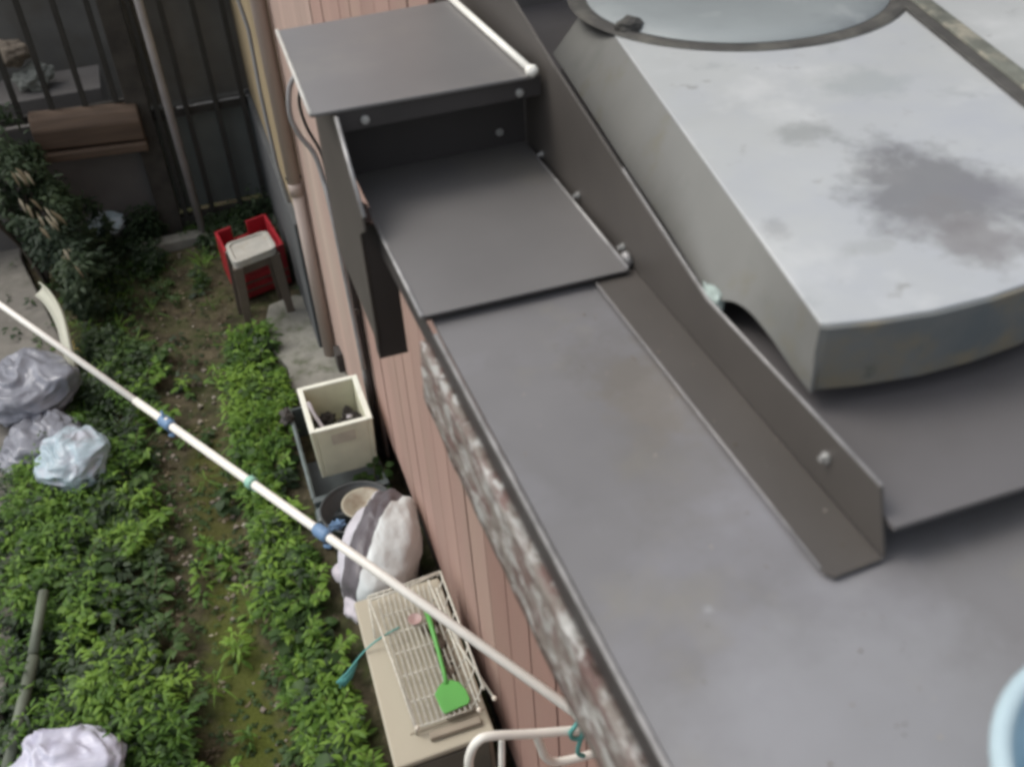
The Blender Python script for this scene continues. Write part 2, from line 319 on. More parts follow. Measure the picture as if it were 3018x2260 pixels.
# corner trim + dark downspout
dsp = thing('downspout', (.46, 4.05, 0), 'dark square downspout with light grey trim at the siding corner', 'downspout')
mb = MB(); mb.box(.462, .484, 4.015, 4.065, .02, 1.62); obj('duct', mb, 'browndark', dsp, bevel=.004)
mb = MB(); mb.box(.455, .480, 4.07, 4.115, .02, 1.62); obj('corner_trim', mb, 'lightgrey', dsp, bevel=.006)
for z in (.9, 1.5):
    mb = MB(); mb.box(.458, .486, 4.008, 4.07, z, z + .03); obj('strap', mb, 'brown', dsp, bevel=.002)
# drainpipe
dp = thing('drainpipe', (.36, 4.97, 0), 'pinkish beige plastic drainpipe running down the wall corner to the pad', 'drainpipe')
mb = MB(); mb.tube([(.392, 4.985, .05), (.392, 4.985, 1.13)], .034, 20); obj('lower_pipe', mb, 'pipe', dp)
mb = MB(); mb.tube([(.384, 4.98, 1.08), (.384, 4.98, 3.7)], .034, 20); obj('upper_pipe', mb, 'pipe', dp)
mb = MB(); mb.tube([(.386, 4.98, 1.07), (.386, 4.98, 1.14)], .0365, 20); obj('socket', mb, 'pipe', dp)
mb = MB(); mb.box(.345, .425, 4.97, 4.99, 1.16, 1.175); obj('bracket', mb, 'browndark', dp, bevel=.002)
mb = MB(); mb.tube([(.345, 5.06, 3.6), (.31, 5.06, 2.6), (.30, 5.08, 2.1), (.325, 5.08, 1.9), (.318, 5.08, 1.6), (.322, 5.07, 1.2), (.345, 5.05, 1.0)], .010, 8)
tag(obj('cable', mb, 'lightgrey'), 'thin pale cable sagging along the drainpipe', 'cable')
def smooth_path(p, n=6):
    P_ = [Vector(q) for q in p]; out = []
    for i in range(len(P_) - 1):
        a = P_[max(i - 1, 0)]; b = P_[i]; c = P_[i + 1]; e = P_[min(i + 2, len(P_) - 1)]
        for k in range(n):
            t = k / n; out.append(.5 * ((2 * b) + (c - a) * t + (2 * a - 5 * b + 4 * c - e) * t * t + (-a + 3 * b - 3 * c + e) * t ** 3))
    return out + [P_[-1]]
mb = MB(); mb.tube(smooth_path([(.47, 4.1, 2.08), (.40, 4.1, 2.0), (.37, 4.1, 1.95), (.355, 4.1, 1.85), (.375, 4.1, 1.76), (.42, 4.09, 1.67), (.435, 4.07, 1.56), (.44, 4.0, 1.37), (.455, 4.0, .6)]), .011, 8)
tag(obj('cable', mb, 'lightgrey'), 'grey cable looping below the hood towards the downspout', 'cable')
mb = MB(); mb.tube(smooth_path([(.46, 4.08, 2.05), (.415, 4.05, 1.98), (.395, 4.05, 1.91), (.405, 4.05, 1.81), (.445, 4.03, 1.68), (.45, 4.0, 1.5)]), .007, 8)
tag(obj('cable', mb, 'cable'), 'thin black cable looping behind the hood corner', 'cable')
mb = MB(); mb.box(.405, .455, 4.78, 4.88, .05, .17)
tag(obj('brick', mb, 'found', bevel=.006), 'small dark block at the foot of the pink strip', 'brick')

# ---------------------------------------------------------------- metal roof over the wall
roof = thing('metal_roof', (.5, .8, 2.8), 'brown sheet metal roof with a stained flat surface and folded flashing', 'roof')
XE = lambda y: .2185 - .0137 * y
rp_ = [(XE(-.9), -.9), (2.6, -.9), (2.6, 1.95), (.30, 1.95), (.30, 1.44), (XE(1.02), 1.44)]
mb = MB(); mb.prism([(x, y, 2.795) for x, y in rp_], [(x, y, 2.8) for x, y in rp_]); obj('roof_sheet', mb, 'roofdirt', roof)
mb = MB(); mb.tube([(XE(-.9), -.9, 2.7985), (XE(1.0), 1.0, 2.7985)], .0028, 8); obj('edge_trim', mb, 'edge', roof)
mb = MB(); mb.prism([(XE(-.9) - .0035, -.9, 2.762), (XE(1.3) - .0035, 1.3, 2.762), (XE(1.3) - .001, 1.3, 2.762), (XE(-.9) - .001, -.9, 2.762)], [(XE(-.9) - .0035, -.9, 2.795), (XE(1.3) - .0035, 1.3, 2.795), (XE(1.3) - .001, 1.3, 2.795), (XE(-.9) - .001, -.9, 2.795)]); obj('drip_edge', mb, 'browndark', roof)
mb = MB(); mb.box(.245, .494, -.9, 1.3, 2.755, 2.768); obj('soffit_board', mb, 'browndark', roof)
# peeling fascia board, tapering
fa = thing('fascia_board', (.205, .5, 2.7), 'rusty red fascia board with white paint flaking off in streaks', 'fascia')
ff = []
N = 120
topz = 2.770
for i in range(N + 1):
    y = -.9 + 1.935 * i / N
    zb = 2.702 - .052 * y + .05 * max(0, y - .6) + .12 * max(0, y - .93) + .0035 * noise.noise(Vector((y * 22, 3, 0)))
    ff.append((y, zb))
mb = MB(); vs = []; fs = []
K = 8
for y, zb in ff:
    for k in range(K + 1):
        z = zb + (topz - zb) * k / K
        vs.append((XE(y) - .002 - .004 * (1 - k / K) + .0016 * noise.noise(Vector((y * 30, z * 60, 1))), y, z))
for i in range(N):
    for k in range(K): fs.append((i * (K + 1) + k, (i + 1) * (K + 1) + k, (i + 1) * (K + 1) + k + 1, i * (K + 1) + k + 1))
mb.add(vs, fs); mb.smooth = True; o = obj('board', mb, 'fascia', fa); s = o.modifiers.new('solid', 'SOLIDIFY'); s.thickness = .012; s.offset = 1 if False else -1
# the overlapping sheet below the hood
mb = MB(); sh = [(.195, 1.022), (.462, 1.018), (.470, 1.43), (.200, 1.44)]
mb.prism([(x, y, 2.812) for x, y in sh], [(x, y, 2.8145) for x, y in sh]); obj('overlap_sheet', mb, 'roof', roof)
mb = MB(); mb.prism([(.200, 1.028, 2.8025), (.458, 1.026, 2.8025), (.458, 1.05, 2.8025), (.200, 1.05, 2.8025)], [(.199, 1.026, 2.812), (.459, 1.024, 2.812), (.459, 1.05, 2.812), (.199, 1.05, 2.812)]); obj('sheet_lip', mb, 'browndark', roof)
mb = MB(); mb.tube([(.195, 1.022, 2.814), (.1955, 1.32, 2.814)], .0026, 8); obj('edge_trim', mb, 'edge', roof)
mb = MB(); mb.tube([(.462, 1.02, 2.816), (.468, 1.42, 2.816)], .0022, 8); obj('edge_trim', mb, 'edge', roof)
# flashing: flange + upstand
mb = MB(); fl = [(.418, .505), (.424, .497), (.474, .5), (.476, 1.93), (.418, 1.93)]
mb.prism([(x, y, 2.8035) for x, y in fl], [(x, y, 2.8062) for x, y in fl]); obj('flange', mb, 'brown', roof, bevel=.0008)
mb = MB(); up_ = [(.5, 2.8065), (1.93, 2.8065), (1.93, 3.16), (1.60, 3.06), (1.30, 2.978), (1.07, 2.925), (.90, 2.884), (.84, 2.872), (.522, 2.872)]
mb.prism([(.474, y, z) for y, z in up_], [(.4775, y, z) for y, z in up_]); obj('upstand', mb, 'brown', roof, bevel=.0008)
mb = MB(); mb.tube([(.476, .523, 2.873), (.476, .84, 2.873), (.476, 1.07, 2.926)], .0016, 6); obj('edge_trim', mb, 'edge', roof)
mb = MB(); mb.tube([(.418, .51, 2.8065), (.418, 1.02, 2.8065)], .0012, 6); obj('edge_trim', mb, 'edge', roof)
# raised platform right of the upstand
mb = MB(); mb.box(.479, 2.6, .5, 1.95, 2.838, 2.843); obj('platform_sheet', mb, 'platform', roof)
mb = MB(); mb.box(.486, 2.6, .56, .575, 2.8, 2.838); obj('platform_edge', mb, 'browndark', roof)
def screw(p, axis, parent, r=.0075):
    a = Vector(axis); p = Vector(p)
    mb = MB(); mb.tube([p, p + a * .0022], r, 16); mb.smooth = False; w_ = obj('screw', mb, 'screw', parent)
    mb = MB(); mb.tube([p + a * .0022, p + a * .0075], r * .55, 6); mb.smooth = False; obj('screw_head', mb, 'screw', w_)
for y, z in ((1.36, 2.822), (1.215, 2.822), (1.06, 2.822)): screw((.4735, y, z), (-1, 0, 0), roof, .0055)
mb = MB(); mb.tube([(.4735, 1.04, 2.817), (.466, 1.04, 2.815)], .010, 12); obj('sealant_blob', mb, 'edge', roof)
screw((.4735, .597, 2.845), (-1, 0, 0), roof, .0062)

mb = MB()
for k in range(150):
    y = random.uniform(.25, 1.0); x = random.choice((random.uniform(.23, .41), .414 - abs(random.gauss(0, .02)), random.uniform(.42, .472))); zz = 2.8063 if x > .42 else 2.8
    s_ = .0004 + .0014 * random.random() ** 3; a_ = random.uniform(0, 3)
    q = [(x + s_ * math.cos(a_ + t) * random.uniform(.6, 1.4), y + s_ * math.sin(a_ + t) * random.uniform(.6, 1.4)) for t in (0, 1.3, 2.9, 4.5)]
    mb.prism([(u, v, zz) for u, v in q], [(u, v, zz + s_ * .6) for u, v in q])
tag(obj('grit', mb, 'stone'), 'fine grit scattered on the brown metal roof', 'grit', kind='stuff')
# ---------------------------------------------------------------- hood
hood = thing('metal_hood', (.3, 1.5, 2.8), 'brown sheet metal hood with open front and cream edge strip', 'hood')
tp = [(.152, 1.705), (.142, 1.342), (.458, 1.335), (.446, 1.715)]
mb = MB(); mb.prism([(x, y, 2.950) for x, y in tp], [(x, y, 2.955) for x, y in tp]); obj('top_panel', mb, 'roof', hood, bevel=.001)
mb = MB(); mb.tube([(.1425, 1.344, 2.9545), (.1525, 1.705, 2.9545)], .0030, 8); obj('edge_trim', mb, 'paletrim', hood)
mb = MB(); mb.tube([(.455, 1.345, 2.961), (.444, 1.72, 2.961)], .0055, 10); mb.blob((.4555, 1.338, 2.961), (.009, .009, .008), .05); obj('edge_strip', mb, 'whitepole', hood)
mb = MB(); mb.box(.185, .472, 1.43, 1.434, 2.8148, 2.949); obj('back_panel', mb, 'browndark', hood)
mb = MB(); mb.box(.178, .470, 1.343, 1.346, 2.922, 2.9495); obj('inner_lip', mb, 'browndark', hood)
sp = [(1.56, 2.949), (1.335, 2.949), (1.225, 2.852), (1.225, 2.83), (1.275, 2.80), (1.275, 2.612), (1.56, 2.622)]
mb = MB(); mb.prism([(.172, y, z) for y, z in sp], [(.1755, y, z) for y, z in sp]); obj('side_panel', mb, 'brown', hood, bevel=.001)
mb = MB(); mb.tube([(.1745, 1.334, 2.948), (.1745, 1.224, 2.852)], .0030, 6); obj('edge_trim', mb, 'edge', hood)
mb = MB(); mb.box(.176, .216, 1.277, 1.281, 2.586, 2.811); obj('front_leg', mb, 'browndark', hood)  # deeper brown than the side panel stands in for shade under the sheet
mb = MB(); mb.box(.172, .1765, 1.277, 1.30, 2.586, 2.62); obj('leg_return', mb, 'browndark', hood)
mb = MB(); mb.prism([(.1765, 1.27, 2.81), (.1765, 1.235, 2.84), (.1765, 1.255, 2.862), (.1765, 1.30, 2.83)], [(.183, 1.27, 2.815), (.186, 1.235, 2.835), (.187, 1.262, 2.85), (.181, 1.30, 2.825)]); obj('rust_patch', mb, 'rust', hood)
for x, y, z in ((.214, 1.3425, 2.934), (.437, 1.3425, 2.931), (.43, 1.4295, 2.838)): screw((x, y, z), (0, -1, 0), hood, .0060)

# ---------------------------------------------------------------- weathered appliance housing on the platform
ap = thing('appliance', (.8, 1.1, 2.84), 'weathered pale grey metal appliance housing with stained top on the brown roof', 'appliance')
ZT, ZB = 2.948, 2.875
def arc(p0, p1, bulge, n):
    p0 = Vector(p0); p1 = Vector(p1); d_ = p1 - p0; nn = Vector((d_.y, -d_.x)).normalized()
    return [p0 + d_ * (i / n) + nn * bulge * 4 * (i / n) * (1 - i / n) for i in range(n + 1)]
front = [(.494, .664), (.50, .660), (.54, .650), (.60, .641), (.66, .640), (.72, .645), (.80, .66), (.88, .685), (.925, .705)]
top_poly = front + [(1.14, 1.66), (.665, 1.66)]
mb = MB(); n_ = len(top_poly)
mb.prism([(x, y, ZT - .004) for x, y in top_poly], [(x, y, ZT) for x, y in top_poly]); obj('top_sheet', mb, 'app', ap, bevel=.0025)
# left side with the foot bump and recess
sl = [(.494, .664, 2.866), (.4935, .70, 2.873), (.4925, .74, 2.884), (.493, .785, 2.887), (.488, .815, 2.883), (.482, .84, 2.868), (.484, .865, 2.862), (.4905, .90, 2.868), (.508, 1.02, 2.870), (.532, 1.20, 2.870), (.560, 1.40, 2.870), (.591, 1.62, 2.870)]
sl = [tuple(q) for q in smooth_path(sl, 6)]; tl = []
for x, y, z in sl:
    t = (y - .664) / (1.66 - .664); tl.append((.494 + t * .171, y + .0 * t, ZT - .003))
mb = MB()
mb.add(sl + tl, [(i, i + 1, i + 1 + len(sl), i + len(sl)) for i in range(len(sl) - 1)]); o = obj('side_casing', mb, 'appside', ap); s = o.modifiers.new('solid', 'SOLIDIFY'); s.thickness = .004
mb = MB(); nf = len(front)
fb = [(x + .004, y + .010, 2.866 + .0 * i) for i, (x, y) in enumerate(front)]
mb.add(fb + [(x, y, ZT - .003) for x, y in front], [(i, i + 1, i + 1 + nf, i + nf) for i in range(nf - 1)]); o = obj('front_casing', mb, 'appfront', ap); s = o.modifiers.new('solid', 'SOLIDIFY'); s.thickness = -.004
mb = MB(); mb.blob((.4835, .845, 2.871), (.006, .020, .012), .2, 2, 4); obj('corroded_foot', mb, 'verdigris', ap)
for x, y in ((.60, .80), (.86, .82), (.72, 1.5), (1.0, 1.5)):
    mb = MB(); mb.tube([(x, y, 2.843), (x, y, 2.93)], .025, 14); obj('foot', mb, 'browndark', ap)
# round lid with dark seal
LC = (.885, 1.545, ZT)
mb = MB(); mb.lathe(LC, [(.245, .001), (.262, .006), (.272, .004), (.276, .001)], 64); obj('lid_seal', mb, 'seal', ap)
mb = MB(); mb.lathe(LC, [(.0001, .016), (.12, .015), (.20, .013), (.236, .009), (.245, .002)], 64); obj('round_lid', mb, 'lid', ap)
mb = MB(); mb.blob((.655, 1.455, ZT + .008), (.022, .016, .012), .15, 2, 9); obj('hinge', mb, 'seal', ap)
# dirty joint strip and second top panel
j0 = Vector((.925, .74)); j1 = Vector((1.135, 1.60)); dj = (j1 - j0).normalized(); nj = Vector((dj.y, -dj.x))
def strip_mb(o0, o1, z0, z1):
    mb = MB(); q = [j0 + nj * o0, j0 + nj * o1, j1 + nj * o1, j1 + nj * o0]
    return mb.prism([(p.x, p.y, z0) for p in q], [(p.x, p.y, z1) for p in q])
obj('joint_strip', strip_mb(-.008, .012, ZT + .0005, ZT + .006), 'seal', ap, bevel=.002)
obj('joint_strip', strip_mb(.012, .040, ZT - .02, ZT + .009), 'lichen', ap, bevel=.003)
obj('second_top', strip_mb(.040, .55, ZB, ZT + .004), 'app', ap, bevel=.003)
# blue tub in the near corner
tub = thing('plastic_tub', (.475, .205, 2.8), 'pale blue round plastic tub at the near corner of the roof', 'tub')
mb = MB(); mb.lathe((.475, .205, 2.8), [(.0001, .006), (.085, .006), (.095, .02), (.107, .092), (.104, .092), (.091, .022), (.08, .003), (.0001, .003)], 48); obj('bowl', mb, 'tub', tub)
mb = MB(); mb.lathe((.475, .205, 2.8), [(.103, .093), (.105, .099), (.113, .099), (.117, .094), (.116, .086), (.109, .086)], 48); obj('rim', mb, 'tubrim', tub)

# ---------------------------------------------------------------- laundry pole, pegs, hanger frame
pole = thing('laundry_pole', (.41, 1.1, 1.8), 'long cream laundry pole slanting across the yard in mid air', 'laundry pole')
PA, PB = Vector((.41, 1.1, 1.8)), Vector((-1.3, 4.16, 1.8)); pd = (PB - PA).normalized()
mb = MB(); mb.tube([PA, PA + pd * 1.55], .0108, 20); obj('outer_tube', mb, 'whitepole', pole)
mb = MB(); mb.tube([PA + pd * 1.55, PB], .0098, 20); obj('inner_tube', mb, 'whitepole', pole)
mb = MB(); mb.tube([PA - pd * .006, PA + pd * .006], .0128, 20); obj('end_cap', mb, 'whitepole', pole)
def peg(x, m, label, s=1., loops=2, bead=False):
    t = (PA.x - x) / -pd.x; c = PA + pd * t; o_ = thing('pole_clip', c, label, 'clip')
    mb = MB(); mb.tube([c - pd * .020 * s, c - pd * .012 * s, c + pd * .012 * s, c + pd * .020 * s], [.0128, .0165, .0165, .0128], 14); obj('collar', mb, m, o_)
    side = Vector((pd.y, -pd.x, 0))
    for k in range(loops):
        sg = 1 if k % 2 else -1
        mb = MB(); mb.tube(smooth_path([c + pd * .01 * sg, c + pd * .018 * sg + Vector((0, 0, -.010)), c + pd * .022 * sg + Vector((0, .006 * sg, -.020 * s)), c + pd * .010 * sg + Vector((.006 * sg, 0, -.028 * s))]), .0042 * s, 6); obj('jaw', mb, m, o_)
    if bead:
        mb = MB(); mb.tube([c, c + Vector((-.006, .012, .034))], [.006, .003], 8); obj('tab', mb, m, o_)
        mb = MB(); mb.blob(c + Vector((.002, -.003, .0150)), (.005, .006, .004), .03); obj('button', mb, 'whitepole', o_)
peg(-.272, 'bluepeg', 'dusty blue plastic clip with white button on the pole middle', 1.25, 2, True)
peg(-.092, 'greenpeg', 'small pale green clip on the cream pole', .6, 1)
peg(.040, 'bluepeg', 'blue plastic clip on the pole in front of the striped sack', 1.2, 2)
mb = MB(); c0 = Vector((.078, 1.80, 1.775))
mb.blob(c0, (.018, .012, .010), .25, 3, 2)
tag(obj('pole_clip', mb, 'bluepeg'), 'second blue clip dangling right of the blue pole clip', 'clip')
hf = thing('hanger_frame', (.3, 1.1, 1.7), 'white tubular hanger frame fixed below the fascia holding the pole', 'hanger')
mb = MB(); mb.tube(smooth_path([(.185, 1.1, 1.60), (.186, 1.1, 1.74), (.192, 1.1, 1.79), (.208, 1.1, 1.822), (.235, 1.1, 1.826), (.32, 1.1, 1.788), (.41, 1.1, 1.752)]), .0088, 12); obj('top_bar', mb, 'whitepole', hf)
mb = MB(); mb.tube(smooth_path([(.322, 1.1, 1.785), (.330, 1.1, 1.74), (.338, 1.1, 1.70), (.36, 1.1, 1.672), (.41, 1.1, 1.66), (.498, 1.1, 1.65)]), .0085, 12); obj('brace', mb, 'whitepole', hf)
mb = MB(); mb.tube([(.41, 1.1, 1.752), (.498, 1.1, 1.74)], .0085, 12); obj('arm', mb, 'whitepole', hf)
mb = MB(); mb.tube([(.24, 1.1, 1.58), (.255, 1.1, 1.80)], .006, 10); obj('rod', mb, 'whitepole', hf)
mb = MB(); mb.tube(smooth_path([(.414, 1.095, 1.812), (.398, 1.088, 1.79), (.388, 1.09, 1.77), (.392, 1.092, 1.745), (.41, 1.09, 1.742), (.418, 1.092, 1.765), (.408, 1.09, 1.74), (.40, 1.088, 1.70), (.412, 1.088, 1.68)]), .0048, 8)
tag(obj('cord', mb, 'teal'), 'teal cord tying the pole end to the hanger frame', 'cord')

# ---------------------------------------------------------------- fence and what stands at the back
fen = thing('steel_fence', (-.2, 7.0, 0), 'charcoal steel bar fence closing the far end of the yard', 'fence')
for x in (-1.47, -1.27, -1.07, -.87, -.67, -.48):
    mb = MB(); mb.box(x - .018, x + .018, 6.985, 7.015, .97, 2.9); obj('bar', mb, 'fence', fen, bevel=.003)
for x in (-.245, -.06, .135, .315):
    mb = MB(); mb.box(x - .017, x + .017, 6.985, 7.015, .05, 2.9); obj('bar', mb, 'fence', fen, bevel=.003)
mb = MB(); mb.box(-.425, -.285, 6.96, 7.08, -.1, 2.9); obj('post', mb, 'post', fen, bevel=.006)
mb = MB(); mb.box(-.285, .345, 7.02, 7.05, .80, .87); obj('rail', mb, 'fence', fen, bevel=.003)
mb = MB(); mb.box(-.285, .375, 7.018, 7.05, 2.2, 2.26); obj('rail', mb, 'fence', fen, bevel=.003)
mb = MB(); mb.box(-1.6, -.425, 7.02, 7.05, .93, .98); obj('rail', mb, 'fence', fen, bevel=.003)
mb = MB(); mb.box(-.12, .36, 7.0, 7.018, .862, .872); obj('trim', mb, 'lightgrey', fen)
mb = MB(); mb.box(-.285, .375, 7.12, 7.14, .87, 2.9); obj('upper_panel', mb, 'fencepanel', fen)
mb = MB(); mb.box(-.285, .375, 7.10, 7.12, .10, .80); obj('lower_panel', mb, 'fencelow', fen)
mb = MB(); mb.box(-.285, .375, 6.99, 7.06, -.05, .09); obj('kickboard', mb, 'fence', fen)
mb = MB(); mb.box(-3.4, -.426, 7.06, 7.22, -.1, .90)
tag(obj('block_wall', mb, 'blockwall', bevel=.008), 'low grey block wall under the bars behind the timber beam', 'wall')
mb = MB(); mb.box(-3.4, 3.2, 8.6, 8.8, -.1, 4.2)
tag(obj('back_building', mb, 'fencepanel'), 'dark wall of the building seen beyond the fence bars', 'building')
bm_ = thing('timber_beam', (-.66, 6.9, .85), 'brown timber beam with rounded edge lying in front of the bars', 'beam')
mb = MB(); pr = [(6.86, .77), (7.01, .77), (7.01, .985), (6.95, .985), (6.90, .955), (6.86, .90)]
mb.prism([(-1.02, y, z + .03) for y, z in pr], [(-.36, y, z - .02) for y, z in pr]); obj('upper_board', mb, 'wood', bm_, bevel=.012)
mb = MB(); pr = [(6.83, .70), (7.0, .70), (7.0, .759), (6.83, .759)]
mb.prism([(-1.0, y, z + .02) for y, z in pr], [(-.355, y, z - .02) for y, z in pr]); obj('lower_board', mb, 'wood', bm_, bevel=.012)
mb = MB(); mb.tube([(-.158, 6.80, -.05), (-.17, 6.8, 1.4), (-.185, 6.8, 3.2)], .027, 16)
tag(obj('steel_post', mb, 'galv'), 'slim pale grey steel post leaning in front of the dark fence', 'post')
mb = MB(); mb.blob((-1.13, 7.9, 1.12), (.13, .10, .085), .15, 2, 3)
tag(obj('cardboard_bundle', mb, mat('beige_bundle', (.20, .165, .125), .8)), 'blurred beige bundle seen between the leftmost bars', 'bundle')
mb = MB(); mb.blob((-1.03, 7.9, .93), (.13, .10, .085), .2, 2, 5)
tag(obj('plastic_sack', mb, mat('pale_sack', (.24, .25, .22), .6)), 'pale sack below the beige bundle behind the bars', 'sack')
mb = MB(); mb.box(-1.3, -.6, 7.7, 8.2, 0, .85)
tag(obj('storage_box', mb, 'blockwall', bevel=.01), 'dull grey storage box behind the low wall', 'box')

# ---------------------------------------------------------------- red crate and stool
cr = thing('crate', (.12, 6.05, 0), 'red plastic crate with notched rim behind the white stool', 'crate')
c4 = [Vector((-.03, 5.80)), Vector((.315, 5.90)), Vector((.265, 6.36)), Vector((-.08, 6.25))]
def wallseg(p0, p1, z0, z1, th=.018):
    d_ = (p1 - p0).normalized(); n_2 = Vector((-d_.y, d_.x)) * th
    q = [p0, p1, p1 + n_2, p0 + n_2]; mb = MB(); return mb.prism([(p.x, p.y, z0) for p in q], [(p.x, p.y, z1) for p in q])
zb, zt = .03, .31
obj('side_wall', wallseg(c4[3], c4[0], zb, zt), 'red', cr, bevel=.004)
obj('side_wall', wallseg(c4[1], c4[2], zb, zt), 'red', cr, bevel=.004)
a, b = c4[2], c4[3]
obj('back_wall', wallseg(a, a.lerp(b, .40), zb, zt), 'red', cr, bevel=.004)
obj('back_wall', wallseg(a.lerp(b, .40), a.lerp(b, .70), zb, zt - .09), 'red', cr, bevel=.004)
obj('back_wall', wallseg(a.lerp(b, .70), b, zb, zt), 'red', cr, bevel=.004)
a, b = c4[0], c4[1]
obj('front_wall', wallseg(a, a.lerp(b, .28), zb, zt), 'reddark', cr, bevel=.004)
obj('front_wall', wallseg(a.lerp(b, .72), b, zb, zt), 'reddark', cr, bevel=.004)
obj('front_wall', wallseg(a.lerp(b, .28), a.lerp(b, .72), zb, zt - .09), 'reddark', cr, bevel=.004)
for k in range(2):
    for i in range(13):
        p = a.lerp(b, .14 + .055 * i); z = .09 + .055 * k
        mb = MB(); mb.box(p.x - .004, p.x + .004, p.y - .006, p.y, z, z + .032); obj('rib', mb, 'red', cr)
for k in range(2):
    z = .078 + .055 * k; obj('rail', wallseg(a + Vector((0, -.008)), b + Vector((0, -.008)), z, z + .008, .008), 'stoolleg', cr)
mb = MB(); mb.prism([(p.x, p.y, .03) for p in c4], [(p.x, p.y, .04) for p in c4]); obj('floor', mb, 'reddark', cr)
st = thing('stool', (.11, 5.6, 0), 'grimy white plastic stool with four legs in front of red crate', 'stool')
s4 = [Vector((-.012, 5.44)), Vector((.255, 5.53)), Vector((.228, 5.80 - .03)), Vector((-.035, 5.73 - .03))]
def rrect(cs, r, n=5):
    out = []; N_ = len(cs)
    for i in range(N_):
        p = cs[i]; a_ = (cs[i - 1] - p).normalized() * r; b_ = (cs[(i + 1) % N_] - p).normalized() * r
        for k in range(n + 1):
            t = k / n; out.append((p + a_) * (1 - t) ** 2 + p * 2 * t * (1 - t) + (p + b_) * t ** 2)
    return out
ou = rrect(s4, .05); cc = sum(s4, Vector((0, 0))) / 4; inn = [cc + (p - cc) * .84 for p in ou]; n_ = len(ou)
mb = MB(); mb.add([(p.x, p.y, .455) for p in ou] + [(p.x, p.y, .50) for p in ou] + [(p.x, p.y, .502) for p in inn] + [(cc.x + (p.x - cc.x) * .97, cc.y + (p.y - cc.y) * .97, .491) for p in inn],
    [(i, (i + 1) % n_, (i + 1) % n_ + n_, i + n_) for i in range(n_)] + [(i + n_, (i + 1) % n_ + n_, (i + 1) % n_ + 2 * n_, i + 2 * n_) for i in range(n_)] + [(i + 2 * n_, (i + 1) % n_ + 2 * n_, (i + 1) % n_ + 3 * n_, i + 3 * n_) for i in range(n_)] + [tuple(range(3 * n_, 4 * n_)), tuple(range(n_))[::-1]])
obj('seat', mb, 'stool', st, bevel=.003)
for p in s4:
    q0 = cc + (p - cc) * .84; q1 = cc + (p - cc) * 1.0
    mb = MB(); w0 = .030
    mb.prism([(q1.x - .022, q1.y - .014, 0), (q1.x + .022, q1.y - .014, 0), (q1.x + .022, q1.y + .014, 0), (q1.x - .022, q1.y + .014, 0)], [(q0.x - w0, q0.y - .018, .456), (q0.x + w0, q0.y - .018, .456), (q0.x + w0, q0.y + .018, .456), (q0.x - w0, q0.y + .018, .456)])
    obj('leg', mb, 'stoolleg', st, bevel=.004)
mb = MB(); a = cc + (s4[0] - cc) * .84; b = cc + (s4[1] - cc) * .84
mb.prism([(a.x, a.y - .004, .40), (b.x, b.y - .004, .40), (b.x, b.y + .01, .40), (a.x, a.y + .01, .40)], [(a.x, a.y - .004, .455), (b.x, b.y - .004, .455), (b.x, b.y + .01, .455), (a.x, a.y + .01, .455)]); obj('apron', mb, 'stoolleg', st)

# ---------------------------------------------------------------- foam box on grey crate
gc = thing('storage_crate', (.24, 3.95, 0), 'low grey green plastic crate under the polystyrene box', 'crate')
def openbox(x0, x1, y0, y1, z0, z1, th, parent, m, rimm=None, skew=0):
    for nm, bx in (('wall', (x0, x0 + th, y0, y1)), ('wall', (x1 - th, x1, y0, y1)), ('wall', (x0 + th, x1 - th, y0, y0 + th)), ('wall', (x0 + th, x1 - th, y1 - th, y1))):
        mb = MB(); mb.box(*bx, z0, z1); obj(nm, mb, m, parent, bevel=.003)
    mb = MB(); mb.box(x0 + th, x1 - th, y0 + th, y1 - th, z0, z0 + th); obj('floor', mb, m, parent)
openbox(.08, .43, 3.62, 4.36, 0, .205, .012, gc, 'greycrate')
mb = MB(); mb.box(.075, .435, 3.612, 3.65, .19, .212); obj('rim', mb, 'greycrate', gc, bevel=.006)
mb = MB(); mb.box(.072, .086, 3.65, 4.37, .19, .212); obj('rim', mb, 'crateedge', gc, bevel=.005)
fb_ = thing('foam_box', (.28, 3.95, .21), 'cream polystyrene box open at the top holding dark debris', 'box')
X0, X1, Y0, Y1 = .135, .425, 3.755, 4.115; Z0, Z1 = .213, .50; th = .024
def fwall(nm, q, m='foam'):
    cx, cy = (X0 + X1) / 2, (Y0 + Y1) / 2
    f = lambda p: (cx + (p[0] - cx) * .93, cy + (p[1] - cy) * .95)
    mb = MB(); mb.prism([(*f(p), Z0) for p in q], [(*p, Z1 - .008) for p in q]); obj(nm, mb, m, fb_, bevel=.004)
fwall('wall', [(X0, Y0), (X0 + th, Y0), (X0 + th, Y1), (X0, Y1)]); fwall('wall', [(X1 - th, Y0), (X1, Y0), (X1, Y1), (X1 - th, Y1)])
fwall('wall', [(X0 + th, Y0), (X1 - th, Y0), (X1 - th, Y0 + th), (X0 + th, Y0 + th)]); fwall('wall', [(X0 + th, Y1 - th), (X1 - th, Y1 - th), (X1 - th, Y1), (X0 + th, Y1)])
for bx in ((X0 - .002, X0 + th, Y0, Y1), (X1 - th, X1 + .002, Y0, Y1), (X0 + th, X1 - th, Y0 - .002, Y0 + th), (X0 + th, X1 - th, Y1 - th, Y1 + .002)):
    mb = MB(); mb.box(*bx, Z1 - .0075, Z1); obj('rim', mb, 'foamrim', fb_, bevel=.003)
mb = MB(); mb.box(X0 + .02, X1 - .02, Y0 + .02, Y1 - .02, Z0, Z0 + .02); obj('floor', mb, 'foam', fb_)
